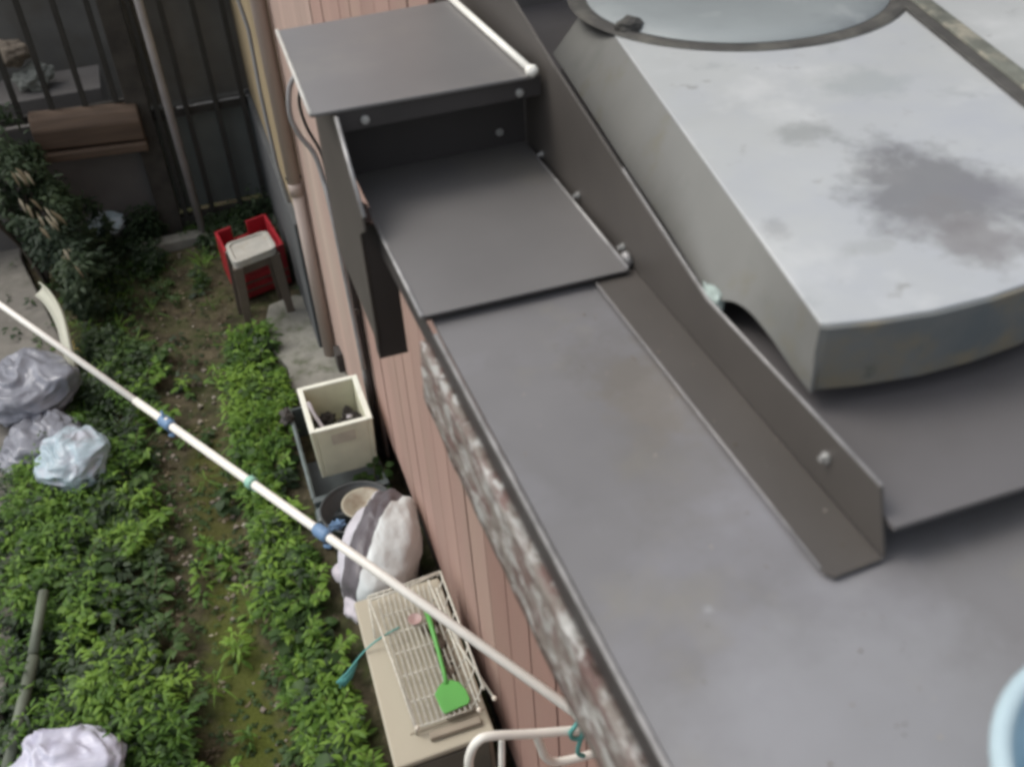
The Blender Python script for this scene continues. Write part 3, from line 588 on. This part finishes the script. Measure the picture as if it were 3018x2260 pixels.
mb = MB(); mb.prism([(.225, 3.753, .40), (.335, 3.753, .405), (.335, 3.753, .462), (.225, 3.753, .457)], [(.225, 3.7545, .40), (.335, 3.7545, .405), (.335, 3.7545, .462), (.225, 3.7545, .457)]); obj('faded_label', mb, 'foamlabel', fb_)
mb = MB()
for k in range(26):
    mb.blob((random.uniform(.19, .385), random.uniform(3.80, 4.05), random.uniform(.33, .375)), (random.uniform(.02, .05), random.uniform(.02, .04), random.uniform(.015, .03)), .35, 2.5, k, 14, 9)
mb.blob((.33, 3.90, .39), (.055, .045, .045), .3, 2, 3, 20, 12)
tag(obj('debris', mb, 'soil'), 'dark clumps of debris filling the polystyrene box', 'debris', kind='stuff')
mb = MB(); mb.tube(smooth_path([(.165, 4.00, .485), (.175, 3.94, .47), (.20, 3.87, .43), (.215, 3.82, .39)]), [.012, .013, .014, .014, .013, .012, .011, .011, .010, .010, .009, .009, .009, .008, .008, .008, .007, .007, .006], 8)
tag(obj('plastic_strip', mb, 'strap'), 'crumpled lavender white plastic strip inside the polystyrene box', 'strip')
mb = MB(); mb.blob((.335, 3.885, .435), (.014, .010, .010), .3, 2, 8, 14, 9)
tag(obj('paper_scrap', mb, 'strap'), 'tiny pale scrap lying on the dark debris', 'scrap')
mb = MB(); mb.blob((.06, 4.28, .22), (.03, .05, .03), .35, 2, 12, 20, 12)
tag(obj('stone', mb, 'found'), 'dark stone resting on the crate rim left of the foam box', 'stone')
# bin with basin
gb = thing('plastic_bin', (.26, 3.38, 0), 'dark grey round plastic bin between the foam box and the sack', 'bin')
mb = MB(); mb.lathe((.25, 3.42, 0), [(.0001, .01), (.13, .01), (.155, .30), (.165, .305), (.165, .29), (.15, .29), (.12, .03), (.0001, .03)], 40); obj('drum', mb, 'greybin', gb)
mb = MB(); mb.box(.07, .40, 3.50, 3.60, .0, .20); obj('side_tank', mb, 'greycrate', gb, bevel=.02)
mb = MB(); mb.lathe((.275, 3.36, .32), [(.0001, .0), (.05, .003), (.085, .05), (.095, .052), (.092, .04), (.06, -.02), (.0001, -.03)], 36)
tag(obj('basin', mb, 'basin'), 'brown stained cream basin sitting on the dark bin', 'basin')
# striped sack
sk = thing('sack', (.28, 3.02, .1), 'bulging white sack with a wide dark grey stripe leaning on the wall', 'sack')
stripe_m = bpy.data.materials.new('white_sack_with_grey_stripe'); stripe_m.use_nodes = True
n = stripe_m.node_tree.nodes; l = stripe_m.node_tree.links; b = n['Principled BSDF']; b.inputs['Roughness'].default_value = .45
tc = n.new('ShaderNodeTexCoord'); sx = n.new('ShaderNodeSeparateXYZ'); l.new(tc.outputs['Object'], sx.inputs[0])
def mth(op, a_, b_):
    q = n.new('ShaderNodeMath'); q.operation = op
    for i, v in enumerate((a_, b_)):
        if isinstance(v, (int, float)): q.inputs[i].default_value = v
        else: l.new(v, q.inputs[i])
    return q.outputs[0]
nz = n.new('ShaderNodeTexNoise'); nz.inputs['Scale'].default_value = 7; l.new(tc.outputs['Object'], nz.inputs[0])
# signed distance across the stripe direction (object coords relative to the sack's base point)
dperp = mth('ADD', mth('MULTIPLY', sx.outputs[0], .83), mth('MULTIPLY', sx.outputs[1], -.55))
dperp = mth('ADD', dperp, mth('MULTIPLY', mth('SUBTRACT', nz.outputs[0], .5), .05))
STR_C, STR_W = -.050, .050
inside = mth('LESS_THAN', mth('ABSOLUTE', mth('SUBTRACT', dperp, STR_C), 0), STR_W)
right = mth('GREATER_THAN', dperp, STR_C)
m1 = n.new('ShaderNodeMix'); m1.data_type = 'RGBA'; l.new(right, m1.inputs[0]); m1.inputs[6].default_value = (.56, .55, .59, 1); m1.inputs[7].default_value = (.68, .73, .72, 1)
m2 = n.new('ShaderNodeMix'); m2.data_type = 'RGBA'; l.new(inside, m2.inputs[0]); l.new(m1.outputs[2], m2.inputs[6]); m2.inputs[7].default_value = (.115, .105, .115, 1)
l.new(m2.outputs[2], b.inputs['Base Color'])
bp = n.new('ShaderNodeBump'); bp.inputs['Strength'].default_value = .4; bp.inputs['Distance'].default_value = .02; nb = n.new('ShaderNodeTexNoise'); nb.inputs['Scale'].default_value = 14
l.new(tc.outputs['Object'], nb.inputs[0]); l.new(nb.outputs[0], bp.inputs['Height']); l.new(bp.outputs[0], b.inputs['Normal'])
def skf(p, d):
    c_, s_ = math.cos(R(-22)), math.sin(R(-22)); q = Vector((p.x * c_ - p.y * s_, p.x * s_ + p.y * c_, p.z))
    crease = .010 * math.sin(d.x * 7 + d.z * 4) * (1 - abs(d.y)) + .012 * max(0, d.y) * math.sin(d.x * 14); q += d * crease
    return q
mb = MB(); mb.blob((.285, 3.06, .33), (.165, .31, .21), .055, 1.2, 21, 72, 48, skf); obj('body', mb, stripe_m, sk)
mb = MB(); mb.blob((.105, 2.98, .38), (.038, .05, .035), .06, 1.5, 5, 24, 14); obj('knot', mb, 'strap', sk)
mb = MB(); mb.blob((.135, 2.83, .33), (.055, .08, .04), .12, 1.8, 15, 32, 20); obj('tied_end', mb, 'strap', sk)
mb = MB(); mb.box(.14, .44, 2.72, 3.30, 0, .16)
tag(obj('timber_pallet', mb, 'greybin', bevel=.01), 'dark low platform carrying the striped sack', 'platform')

# ---------------------------------------------------------------- beige cabinet with wire rack
cb = thing('cabinet', (.265, 2.28, 0), 'beige board cabinet standing against the pink wall with wire rack on top', 'cabinet')
cq = [(.092, 1.935), (.432, 1.945), (.44, 2.66), (.112, 2.66)]
mb = MB(); mb.prism([(x, y, .525) for x, y in cq], [(x, y, .55) for x, y in cq]); obj('top', mb, 'beige', cb, bevel=.008)
cq2 = [(.105, 1.962), (.425, 1.967), (.43, 2.64), (.122, 2.64)]
mb = MB(); mb.prism([(x + .012, y, .0) for x, y in cq2], [(x, y, .524) for x, y in cq2]); obj('body', mb, 'beigeside', cb, bevel=.006)
mb = MB(); mb.box(.13, .41, 1.950, 1.966, .06, .50); obj('door', mb, 'doorgrey', cb, bevel=.004)
mb = MB(); mb.prism([(.17, 2.035, .5505), (.425, 2.04, .5505), (.425, 2.046, .5505), (.17, 2.041, .5505)], [(.17, 2.035, .553), (.425, 2.04, .553), (.425, 2.046, .553), (.17, 2.041, .553)]); obj('lip_strip', mb, 'beigeside', cb)
rk = thing('wire_rack', (.3, 2.3, .56), 'dirty white wire dish rack lying on the beige cabinet', 'dish rack')
# floor grid, seen from above: narrows towards the near end
def wire(pts, r=.0037, nm='wire', m='rackwire'):
    mb = MB(); mb.tube([tuple(p) for p in pts], r, 6); obj(nm, mb, m, rk)
nW = 11; ya, yb = 2.03, 2.52
for i in range(nW):
    t = i / (nW - 1); x = .195 + .185 * t
    wire([(x, ya, .592), (x + .0, yb, .592), (x, yb + .035, .645 + .01 * math.sin(i))])
for y in (2.03, 2.13, 2.24, 2.34, 2.43, 2.52):
    wire([(.19, y, .589), (.385, y, .589)], .0038)
for i in range(7):
    t = i / 6; y = 2.04 + .08 * i
    wire([(.385, y, .590), (.415, y + .005, .63), (.43, y + .01, .672)], .003)
wire([(.43, 2.03, .672), (.435, 2.57, .672)], .0045); wire([(.41, 2.02, .63), (.42, 2.55, .63)], .0035)
wire([(.402, 2.015, .60), (.40, 2.30, .612), (.385, 2.56, .66)], .0048); wire([(.455, 2.01, .64), (.405, 2.25, .655), (.40, 2.5, .675)], .0045)
wire([(.19, 2.03, .592), (.182, 2.30, .60), (.165, 2.56, .645)], .0045); wire([(.19, 2.03, .592), (.19, 2.03, .552)], .004)
wire([(.165, 2.56, .645), (.30, 2.565, .648), (.435, 2.57, .672)], .0045)
wire([(.165, 2.62, .60), (.30, 2.625, .60), (.445, 2.63, .61)], .0045); wire([(.15, 2.45, .57), (.165, 2.62, .60)], .004); wire([(.445, 2.63, .61), (.435, 2.57, .672)], .004)
for i in range(12):
    x = .175 + .023 * i; wire([(x, 2.565, .648 + .02 * i / 12), (x, 2.62, .60)], .0026)
for p in ((.195, 2.025, .592), (.402, 2.012, .60), (.456, 2.008, .64)):
    mb = MB(); mb.blob(p, (.0085, .0085, .0085), .02, 1, 0, 16, 10); obj('tip', mb, 'rackball', rk)
for p in ((.39, 2.05, .589), (.39, 2.5, .589), (.30, 2.05, .589)): wire([p, (p[0], p[1], .552)], .004)
mb = MB(); mb.box(.225, .40, 1.985, 2.012, .553, .572)
tag(obj('rack_foot_tray', mb, 'beigeside', bevel=.004), 'thin dull tray strip under the near end of wire rack', 'tray')
mb = MB(); mb.lathe((.30, 2.45, .60), [(.0001, .0), (.016, .002), (.024, .008), (.026, .008), (.02, -.004), (.0001, -.006)], 28)
tag(obj('dish', mb, 'pink'), 'small pink and white dish lying in the wire rack', 'dish')
mb = MB()
for k in range(14): mb.blob((random.uniform(.32, .40), random.uniform(2.18, 2.50), .575 + random.uniform(0, .02)), (.016, .025, .008), .4, 2, k, 12, 8)
tag(obj('leaf_litter', mb, mat('brown_litter', (.10, .075, .055), .9, 0, .5, 30)), 'brown litter caught under the wire rack', 'litter', kind='stuff')
sw = thing('fly_swatter', (.33, 2.2, .62), 'bright green plastic swatter lying on the wire rack', 'swatter')
hd = [(.293, 2.035), (.375, 2.045), (.385, 2.06), (.383, 2.10), (.372, 2.135), (.352, 2.152), (.336, 2.158), (.322, 2.157), (.303, 2.146), (.288, 2.128), (.281, 2.12), (.286, 2.05)]
mb = MB(); mb.prism([(x, y, .600) for x, y in hd], [(x, y, .606) for x, y in hd]); obj('blade', mb, 'green', sw, bevel=.002)
mb = MB(); mb.tube([(.329, 2.145, .606), (.333, 2.19, .611), (.338, 2.27, .62), (.342, 2.36, .632), (.345, 2.45, .645)], [.008, .007, .0072, .0085, .0105], 10); obj('handle', mb, 'green', sw)
mb = MB(); mb.tube(smooth_path([(-.01, 2.42, .40), (.0, 2.40, .47), (.03, 2.40, .50), (.10, 2.415, .56), (.17, 2.42, .60), (.24, 2.44, .60)]), .0035, 6)
mb.prism([(-.02, 2.395, .465), (.005, 2.375, .455), (.04, 2.385, .48), (.07, 2.405, .525), (.02, 2.40, .49)], [(-.02, 2.40, .465), (.005, 2.38, .455), (.04, 2.39, .48), (.07, 2.41, .525), (.02, 2.405, .49)])
tag(obj('teal_ribbon', mb, 'teal'), 'torn teal ribbon hanging off the left side of cabinet', 'ribbon')

# ---------------------------------------------------------------- bags and litter at the left
def bag(name, c, rad, m, label, seed, amp=.09, cat='bag', fn=None):
    def f(p, d):
        w_ = Vector((seed, 0, 0)); kk = Vector((.75, -.35, .55)).normalized(); tt = max(0, d.dot(kk))
        az = math.atan2(d.y, d.x); n1 = noise.noise(Vector((d.x * 1.7, d.y * 1.7, d.z * 1.7)) + w_)
        fold = 1 - abs(noise.noise(Vector((d.x * 3.2 + n1, d.y * 1.5, d.z * 3.2)) + w_)) * 2.6
        p = p + d * rad[0] * (.10 * fold * (1 - .3 * tt) + .16 * n1) + kk * rad[0] * .35 * tt ** 9
        p.z = max(p.z, -rad[2] * .55)
        if fn: p = fn(p, d)
        return p
    mb = MB(); mb.blob(c, rad, amp * .5, 1.1, seed, 150, 90, f)
    return tag(obj(name, mb, m), label, cat)
bag('plastic_bag', (-1.22, 5.15, .17), (.24, .25, .15), 'greybag', 'crumpled grey plastic bag on the concrete path edge', 31)
bag('plastic_bag', (-1.18, 4.72, .10), (.20, .22, .10), 'greybag', 'flattened grey plastic sheet between grey bag and blue bag', 77, .14)
bag('plastic_bag', (-1.00, 4.47, .14), (.165, .20, .13), 'bluebag', 'pale blue white plastic bag among the weeds', 52)
bag('plastic_bag', (-1.04, 2.62, .14), (.20, .17, .14), 'whitebag', 'white lavender plastic bag at the lower left of yard', 90)
bag('paper_packet', (-.775, 6.98, .16), (.12, .13, .06), 'bluebag', 'light blue packet lying by the fence foot', 14, .1, 'packet')
mb = MB(); vs = []; 
cp = smooth_path([(-1.10, 5.96, .37), (-1.04, 5.82, .37), (-.985, 5.62, .34), (-.965, 5.42, .26), (-.975, 5.32, .08)], 6)
for p in cp:
    for k in range(5):
        t = k / 4; vs.append((p.x - .03 - .10 * t * .55 + .035 * math.sin(t * 3.1), p.y + .02 * t, p.z * (1 - .0 * t) - .10 * t))
fs = [(i * 5 + k, i * 5 + k + 1, (i + 1) * 5 + k + 1, (i + 1) * 5 + k) for i in range(len(cp) - 1) for k in range(4)]
mb.add(vs, fs); mb.smooth = True; o = obj('plastic_board', mb, 'boardwhite'); s = o.modifiers.new('solid', 'SOLIDIFY'); s.thickness = .008
tag(o, 'curved cream plastic board standing at the path edge', 'board')
mb = MB(); mb.prism([(-1.06, 5.70, .08), (-.97, 5.50, .04), (-.96, 5.52, .04), (-1.04, 5.72, .08)], [(-1.06, 5.70, .10), (-.97, 5.50, .06), (-.96, 5.52, .06), (-1.04, 5.72, .10)])
tag(obj('plastic_strip', mb, 'yellow'), 'thin ochre yellow strip below the cream board', 'strip')
cane = thing('cane', (-1.2, 3.1, 0), 'grey green cane in two lengths lying at lower left', 'cane')
mb = MB(); mb.tube([(-1.12, 3.55, .18), (-1.17, 3.25, .14)], .021, 12); obj('upper_length', mb, 'bamboo', cane)
mb = MB(); mb.tube([(-1.17, 3.24, .13), (-1.27, 2.70, .10)], .024, 12); obj('lower_length', mb, 'bamboo', cane)

# ---------------------------------------------------------------- leaves
def leaf_cloud(name, P_, D_, N_, L_, W_, tint, m, bend=.25):
    """P base points, D direction, N normal-ish, length, width -> 6-vertex bent leaves"""
    D_ = D_ / np.linalg.norm(D_, axis=1, keepdims=True)
    S = np.cross(D_, N_); S /= (np.linalg.norm(S, axis=1, keepdims=True) + 1e-9); U_ = np.cross(S, D_)
    L_ = L_[:, None]; W_ = W_[:, None]
    v0 = P_; v1 = P_ + D_ * L_ * .35 + S * W_ * .5 + U_ * L_ * .06; v2 = P_ + D_ * L_ * .75 + S * W_ * .36 - U_ * L_ * bend * .35
    v3 = P_ + D_ * L_ - U_ * L_ * bend; v4 = P_ + D_ * L_ * .75 - S * W_ * .36 - U_ * L_ * bend * .35; v5 = P_ + D_ * L_ * .35 - S * W_ * .5 + U_ * L_ * .06
    n = len(P_); V = np.stack([v0, v1, v2, v3, v4, v5], 1).reshape(-1, 3)
    base = (np.arange(n) * 6)[:, None]; F = np.concatenate([base + np.array([[0, 1, 5]]), ], 1)
    F4 = np.concatenate([base + np.array([[1, 2, 4, 5]])], 1); F3 = base + np.array([[2, 3, 4]])
    me = bpy.data.meshes.new(name)
    me.vertices.add(len(V)); me.vertices.foreach_set('co', V.astype('f').ravel())
    loops = np.concatenate([F, F4, F3], 1).ravel(); me.loops.add(len(loops)); me.loops.foreach_set('vertex_index', loops.astype('i'))
    tot = np.tile([3, 4, 3], n); me.polygons.add(3 * n); st_ = np.concatenate([[0], np.cumsum(tot)[:-1]])
    me.polygons.foreach_set('loop_start', st_.astype('i')); me.polygons.foreach_set('loop_total', tot.astype('i'))
    me.update(calc_edges=True); me.validate()
    at = me.attributes.new('tint', 'FLOAT', 'POINT'); at.data.foreach_set('value', np.repeat(tint, 6).astype('f'))
    me.materials.append(M[m]); o = bpy.data.objects.new(name, me); COL.objects.link(o)
    return o
def pathx(y): return -.40 + .05 * math.sin(y * 1.3)
def patch(x, y, s=2.0, o=0.): return noise.noise(Vector((x * s + o, y * s * .8, o)))
def scatter_plants(n, xr, yr, dens, hmul, leaf_len, tint0, nl=(14, 30), upright=.5, aspect=.5):
    P_, D_, N_, L_, W_, T_ = [], [], [], [], [], []
    k = 0; tries = 0
    while k < n and tries < n * 40:
        tries += 1
        x = random.uniform(*xr); y = random.uniform(*yr)
        if random.random() > dens(x, y): continue
        k += 1; h = hmul * random.uniform(.5, 1.3) * (1 + .8 * max(0, patch(x, y, 3, 5))); pt = tint0 + random.uniform(-.25, .25) + .7 * patch(x, y, 2.2, 9)
        z0 = hgt(x, y); lx, ly = random.uniform(-.3, .3) * h, random.uniform(-.3, .3) * h; m_ = random.randint(*nl)
        for q in range(m_):
            t = random.random() ** .7; a = random.uniform(0, 6.283); tilt = random.uniform(-.35, .75) * upright
            ll = leaf_len * random.uniform(.6, 1.25) * (1.15 - .5 * t)
            r0 = random.uniform(0, .35) * h * (1 - .5 * t)
            P_.append((x + lx * t + math.cos(a) * r0, y + ly * t + math.sin(a) * r0, z0 + h * t)); D_.append((math.cos(a), math.sin(a), tilt)); N_.append((random.uniform(-.4, .4), random.uniform(-.4, .4), 1))
            L_.append(ll); W_.append(ll * aspect * random.uniform(.7, 1.2)); T_.append(min(1, max(0, pt - .06 + .25 * (t - .5) + random.uniform(-.22, .22))))
    return [np.array(q, float) for q in (P_, D_, N_, L_, W_, T_)]
def cover(x, y):
    """0..1 how overgrown the yard is"""
    if x > .44 or (x > -.01 and y < 4.4) or (x > .1 and y < 5.7): return 0
    if -.2 < x < .35 and 5.35 < y < 6.4: return 0
    dx = (x - pathx(y)); half = .19 + .07 * noise.noise(Vector((y * 2, 1, 0)))
    if y > 6.0: half = .05
    d_ = (abs(dx) - half) / .10; base = min(1, max(.03, d_))
    base *= max(.15, .62 + 1.2 * patch(x, y, 2.8) + .6 * patch(x, y, 7, 2))
    if x < -1.0 and y > 4.9: base *= .15
    if y < 3.4 and x < -1.0: base *= .45
    if y > 5.3 and x < -.55: base *= .5
    return base
bright = lambda x, y: cover(x, y) * (1 if (x > pathx(y) + .12 and y < 5.5) or y < 4.6 else .12) * (1.2 if patch(x, y, 2.1, 13) > -.05 else .3)
dark = lambda x, y: cover(x, y) * (1.0 if patch(x, y, 2.1, 13) < .15 or y > 5 else .35)
A = scatter_plants(760, (-1.35, .12), (1.9, 5.5), bright, .14, .060, .6, (16, 34), .6, .30)
tag(leaf_cloud('weeds', *A, 'leafbright'), 'bright green leafy weeds flanking the bare path', 'weeds', kind='stuff')
A = scatter_plants(1500, (-1.5, .16), (1.8, 7.0), dark, .07, .036, .5, (10, 22), aspect=.65)
tag(leaf_cloud('ground_cover', *A, 'leafmid'), 'mid green ground cover over the yard soil', 'ground cover', kind='stuff')
A = scatter_plants(700, (-1.6, .36), (1.8, 7.0), lambda x, y: cover(x, y) * (1. if x < -.75 or y > 5 else .35), .12, .055, .5, (10, 20))  # darker leaf greens stand in for shade towards the fence
tag(leaf_cloud('ground_cover', *A, 'leafdark'), 'bluish undergrowth coloured darker for the shaded corners of the yard', 'undergrowth', kind='stuff')
A = scatter_plants(70, (-1.3, .0), (2.0, 5.6), bright, .12, .085, .5, (7, 12), .3, .8)
tag(leaf_cloud('broadleaf_weeds', *A, 'leafmid'), 'broad leaved weeds rising among the finer greenery', 'broadleaf weeds', kind='stuff')
A = scatter_plants(170, (-1.35, .0), (1.9, 6.6), lambda x, y: min(1, cover(x, y) + .04), .05, .13, .7, (9, 16), 1.5, .07)
tag(leaf_cloud('grass', *A, 'leafbright'), 'thin grass blades mixed through the yard weeds', 'grass', kind='stuff')
A = scatter_plants(330, (-1.35, .05), (1.9, 6.6), lambda x, y: .6, .02, .030, .4, (2, 5), .3, .6)
tag(leaf_cloud('dead_leaves', *A, 'dryleaf'), 'scattered dead brown leaves on the yard soil', 'dead leaves', kind='stuff')
# creeping tiny leaves on the bare path
A = scatter_plants(800, (-.75, -.08), (2.0, 6.6), lambda x, y: .5 if y < 4.6 else .15, .015, .018, .5, (5, 12), .2)
tag(leaf_cloud('clover', *A, 'leafmid'), 'tiny creeping leaves dotted over the bare path', 'clover', kind='stuff')

# individual ferny weeds that stand out
def weed_plant(x, y, h, r, m, label, grp, n=60, ll=.06, asp=.33, t0=.6):
    P_, D_, N_, L_, W_, T_ = [], [], [], [], [], []
    z0 = hgt(x, y); stems = []
    for s_ in range(random.randint(6, 9)):
        a = random.uniform(0, 6.283); ex = r * random.uniform(.5, 1); hh = h * random.uniform(.7, 1.1)
        pts = [Vector((math.cos(a) * ex * t, math.sin(a) * ex * t, hh * (t ** .7) * (1 - .25 * t))) for t in (0, .3, .6, 1)]
        stems.append(pts)
        for q in range(n // 7):
            t = random.uniform(.2, 1); i_ = min(2, int(t * 3)); p = pts[i_].lerp(pts[i_ + 1], t * 3 - i_)
            sd_ = random.choice((-1, 1)); aa = a + sd_ * random.uniform(.5, 1.3)
            P_.append(p); D_.append((math.cos(aa), math.sin(aa), random.uniform(-.1, .45))); N_.append((random.uniform(-.3, .3), random.uniform(-.3, .3), 1))
            L_.append(ll * random.uniform(.6, 1.2) * (1.2 - .5 * t)); W_.append(ll * asp * random.uniform(.8, 1.2)); T_.append(min(1, max(0, t0 + .3 * (t - .5) + random.uniform(-.2, .2))))
    o = leaf_cloud('foliage', *[np.array(q, float) for q in (P_, D_, N_, L_, W_, T_)], m)
    mb = MB()
    for pts in stems: mb.tube(pts, [.0035, .003, .0022, .0012], 5)
    e = bpy.data.objects.new('weed_plant', None); COL.objects.link(e); e.location = (x, y, z0); e.empty_display_size = .05; ORG[e.name] = Vector((0, 0, 0))
    o.parent = e; obj('stem', mb, 'stem', e)
    return tag(e, label, 'weed', grp)
G1 = 'bright ferny weeds between the bare path and the stored boxes'; G2 = 'leafy weeds left of the bare path'
L1 = 'bright ferny weed between the bare path and the stored boxes'; L2 = 'leafy green weed growing left of the bare path'
ORD = ['first', 'second', 'third', 'fourth', 'fifth', 'sixth', 'seventh', 'eighth', 'ninth', 'tenth', 'eleventh', 'twelfth', 'thirteenth', 'fourteenth', 'fifteenth', 'sixteenth', 'seventeenth', 'eighteenth']
for k, (x, y, h) in enumerate(sorted(((-.05, 5.30, .16), (-.02, 5.05, .15), (-.09, 4.85, .15), (-.12, 4.66, .13), (-.05, 4.50, .17), (.0, 4.30, .14), (-.02, 4.12, .16), (-.10, 3.95, .13), (-.06, 3.72, .12), (-.13, 3.45, .14), (-.04, 3.22, .15),
                (-.10, 3.0, .16), (-.03, 2.86, .15), (-.14, 2.72, .15), (-.05, 2.55, .16), (-.12, 2.36, .15), (0, 2.2, .15), (.04, 4.75, .10)), key=lambda q: -q[1])):
    if 3.5 < y < 4.45: x -= .05
    weed_plant(x + random.uniform(-.02, .02), y, h, .13, 'leafbright', 'bright ferny weed between path and stored boxes, %s counting from the stool' % ORD[k], G1, 130, .055, .27, .68)
for k, (x, y, h) in enumerate(sorted(((-.66, 5.15, .14), (-.60, 4.72, .15), (-.76, 4.28, .16), (-.64, 4.05, .15), (-.80, 3.82, .17), (-.98, 3.70, .2), (-.90, 3.45, .18), (-.70, 3.48, .15), (-.66, 3.18, .15), (-.80, 3.1, .14), (-.62, 2.86, .16), (-.70, 2.62, .15), (-.60, 2.45, .14),
                (-.86, 2.85, .15), (-.74, 4.5, .14), (-.58, 5.4, .12), (-.84, 2.5, .13)), key=lambda q: -q[1])):
    weed_plant(x, y, h, .15, 'leafbright' if random.random() < .65 else 'leafmid', 'leafy green weed left of the bare path, %s counting from the fence' % ORD[k], G2, 90, .062, .42, .55)
o = weed_plant(.37, 3.66, .34, .10, 'leafmid', 'dark green plant growing up in front of the foam box', None, 110, .055, .6, .35)

# dark shrub on the far left
shb = thing('shrub', (-1.15, 6.6, 0), 'dark drooping shrub with pale dry leaves at upper left', 'shrub')
n_s = 5600
def shrub_cloud(n, m, t0, ll, nm, zr=(0, 1)):
    P_, D_, N_, L_, W_, T_ = [], [], [], [], [], []
    while len(P_) < n:
        u = Vector((random.gauss(0, 1), random.gauss(0, 1), random.gauss(0, 1))).normalized() * random.uniform(.55, 1) ** .5
        c = random.choice(((-1.24, 6.80, .82, .24, .22, .40), (-1.12, 6.62, .62, .22, .28, .36), (-1.0, 6.42, .42, .19, .28, .34), (-.90, 6.12, .26, .16, .26, .26), (-.92, 6.65, .28, .2, .28, .3)))
        p = Vector((c[0] + u.x * c[3], c[1] + u.y * c[4], c[2] + u.z * c[5]))
        if p.z < .02 or noise.noise(p * 6) < -.05 or p.y > 6.93: continue
        P_.append(p); D_.append((u.x * .5 + random.uniform(-.9, .9), u.y * .4 - .25 + random.uniform(-.9, .9), -.25 + random.uniform(-.7, .8))); N_.append((u.x + .1, u.y, u.z + .6))
        L_.append(ll * random.uniform(.6, 1.3)); W_.append(ll * .34 * random.uniform(.7, 1.4)); T_.append(min(1, max(0, t0 + 1.0 * noise.noise(p * 3) + random.uniform(-.2, .2))))
    o = leaf_cloud(nm, *[np.array(q, float) for q in (P_, D_, N_, L_, W_, T_)], m); o.parent = shb; o.location = (1.15, -6.6, 0); return o
shrub_cloud(n_s, 'leafdark', .42, .062, 'foliage')
dl = []
P_, D_, N_, L_, W_, T_ = [], [], [], [], [], []
for c, k in (((-1.10, 6.40, .86), 6), ((-1.0, 6.20, .68), 10), ((-1.26, 6.62, 1.02), 4), ((-.96, 6.02, .48), 4), ((-1.10, 6.3, .74), 4), ((-.88, 5.98, .42), 3)):
    for _ in range(k):
        P_.append((c[0] + random.gauss(0, .035), c[1] + random.gauss(0, .05), c[2] + random.gauss(0, .03))); D_.append((.35 + random.uniform(-.2, .2), -.6 + random.uniform(-.2, .2), -.5)); N_.append((0, -.3, 1)); L_.append(random.uniform(.06, .12)); W_.append(random.uniform(.012, .022)); T_.append(random.uniform(.1, 1))
o = leaf_cloud('dry_leaves', *[np.array(q, float) for q in (P_, D_, N_, L_, W_, T_)], 'dryleaf'); o.parent = shb; o.location = (1.15, -6.6, 0)
mb = MB()
for k in range(7):
    a = random.uniform(0, 6.28); mb.tube(smooth_path([(-1.2, 6.55, 0), (-1.2 + .1 * math.cos(a), 6.55 + .1 * math.sin(a), .35), (-1.25 + .25 * math.cos(a), 6.5 + .3 * math.sin(a), .8)], 4), .012, 6)
obj('branches', mb, 'bark', shb)
# small bush at fence foot
P_, D_, N_, L_, W_, T_ = [], [], [], [], [], []
for _ in range(420):
    u = Vector((random.gauss(0, 1), random.gauss(0, 1), abs(random.gauss(0, 1)))).normalized() * random.uniform(.4, 1)
    P_.append((-.54 + u.x * .13, 6.90 + u.y * .07, .05 + u.z * .26)); D_.append((u.x, u.y - .4, .1)); N_.append((0, 0, 1)); L_.append(random.uniform(.03, .06)); W_.append(random.uniform(.02, .035)); T_.append(random.uniform(.0, .7))
tag(leaf_cloud('low_bush', *[np.array(q, float) for q in (P_, D_, N_, L_, W_, T_)], 'leafdark'), 'low dark bush against the block wall near the post', 'bush')

# gravel and rubble
def stones(name, spots, label, size=(.006, .017)):
    mb = MB(); mb.smooth = False
    for (cx, cy, sx_, sy_, k) in spots:
        for _ in range(int(k * .55)):
            x = random.gauss(cx, sx_ * 1.2); y = random.gauss(cy, sy_); s_ = size[0] * .7 + (size[1] - size[0]) * random.random() ** 2.2 * 1.25; z = hgt(x, y) + s_ * .3
            vs = [Vector((math.cos(a_) * s_ * random.uniform(.6, 1.3), math.sin(a_) * s_ * random.uniform(.6, 1.3), zz * s_ * random.uniform(.5, .9))) + Vector((x, y, z)) for zz in (-1, 1) for a_ in (0, 1.57, 3.14, 4.71)]
            mb.add(vs, [(0, 1, 2, 3), (7, 6, 5, 4), (0, 4, 5, 1), (1, 5, 6, 2), (2, 6, 7, 3), (3, 7, 4, 0)])
    o = obj(name, mb, 'stone', smooth=False); return tag(o, label, 'gravel', kind='stuff')
stones('gravel', [(-.36, 3.60, .09, .12, 90), (-.55, 3.55, .06, .08, 30), (-.42, 5.1, .14, .35, 120), (-.30, 4.55, .10, .3, 90), (-.95, 5.65, .10, .12, 50), (-.55, 4.6, .06, .5, 60), (-.30, 2.7, .10, .4, 60), (-1.05, 3.0, .08, .15, 30), (-.1, 6.6, .3, .12, 40), (-.45, 4.05, .1, .3, 60)], 'pale gravel chips strewn along the bare path')
for k, (x, y, s_, lab) in enumerate(((-.20, 4.62, .035, 'round mossy stone at right edge of the path'), (-.95, 3.86, .014, 'white pebble in the weeds below the blue bag'), (-.31, 3.58, .024, 'long pale stone chip lying across the mossy path'), (.0, 6.72, .04, 'grey stone at foot of the leaning steel post'))):
    mb = MB(); mb.blob((x, y, hgt(x, y) + s_ * .4), (s_ * 1.3, s_, s_ * .6), .25, 1.5, k + 3, 20, 12); tag(obj('stone', mb, 'stone'), lab, 'stone')
mb = MB(); mb.box(-.62, .36, 6.74, 6.86, -.03, .05)
tag(obj('kerb_stone', mb, 'slab', bevel=.01), 'rough concrete kerb along the foot of the fence', 'kerb')
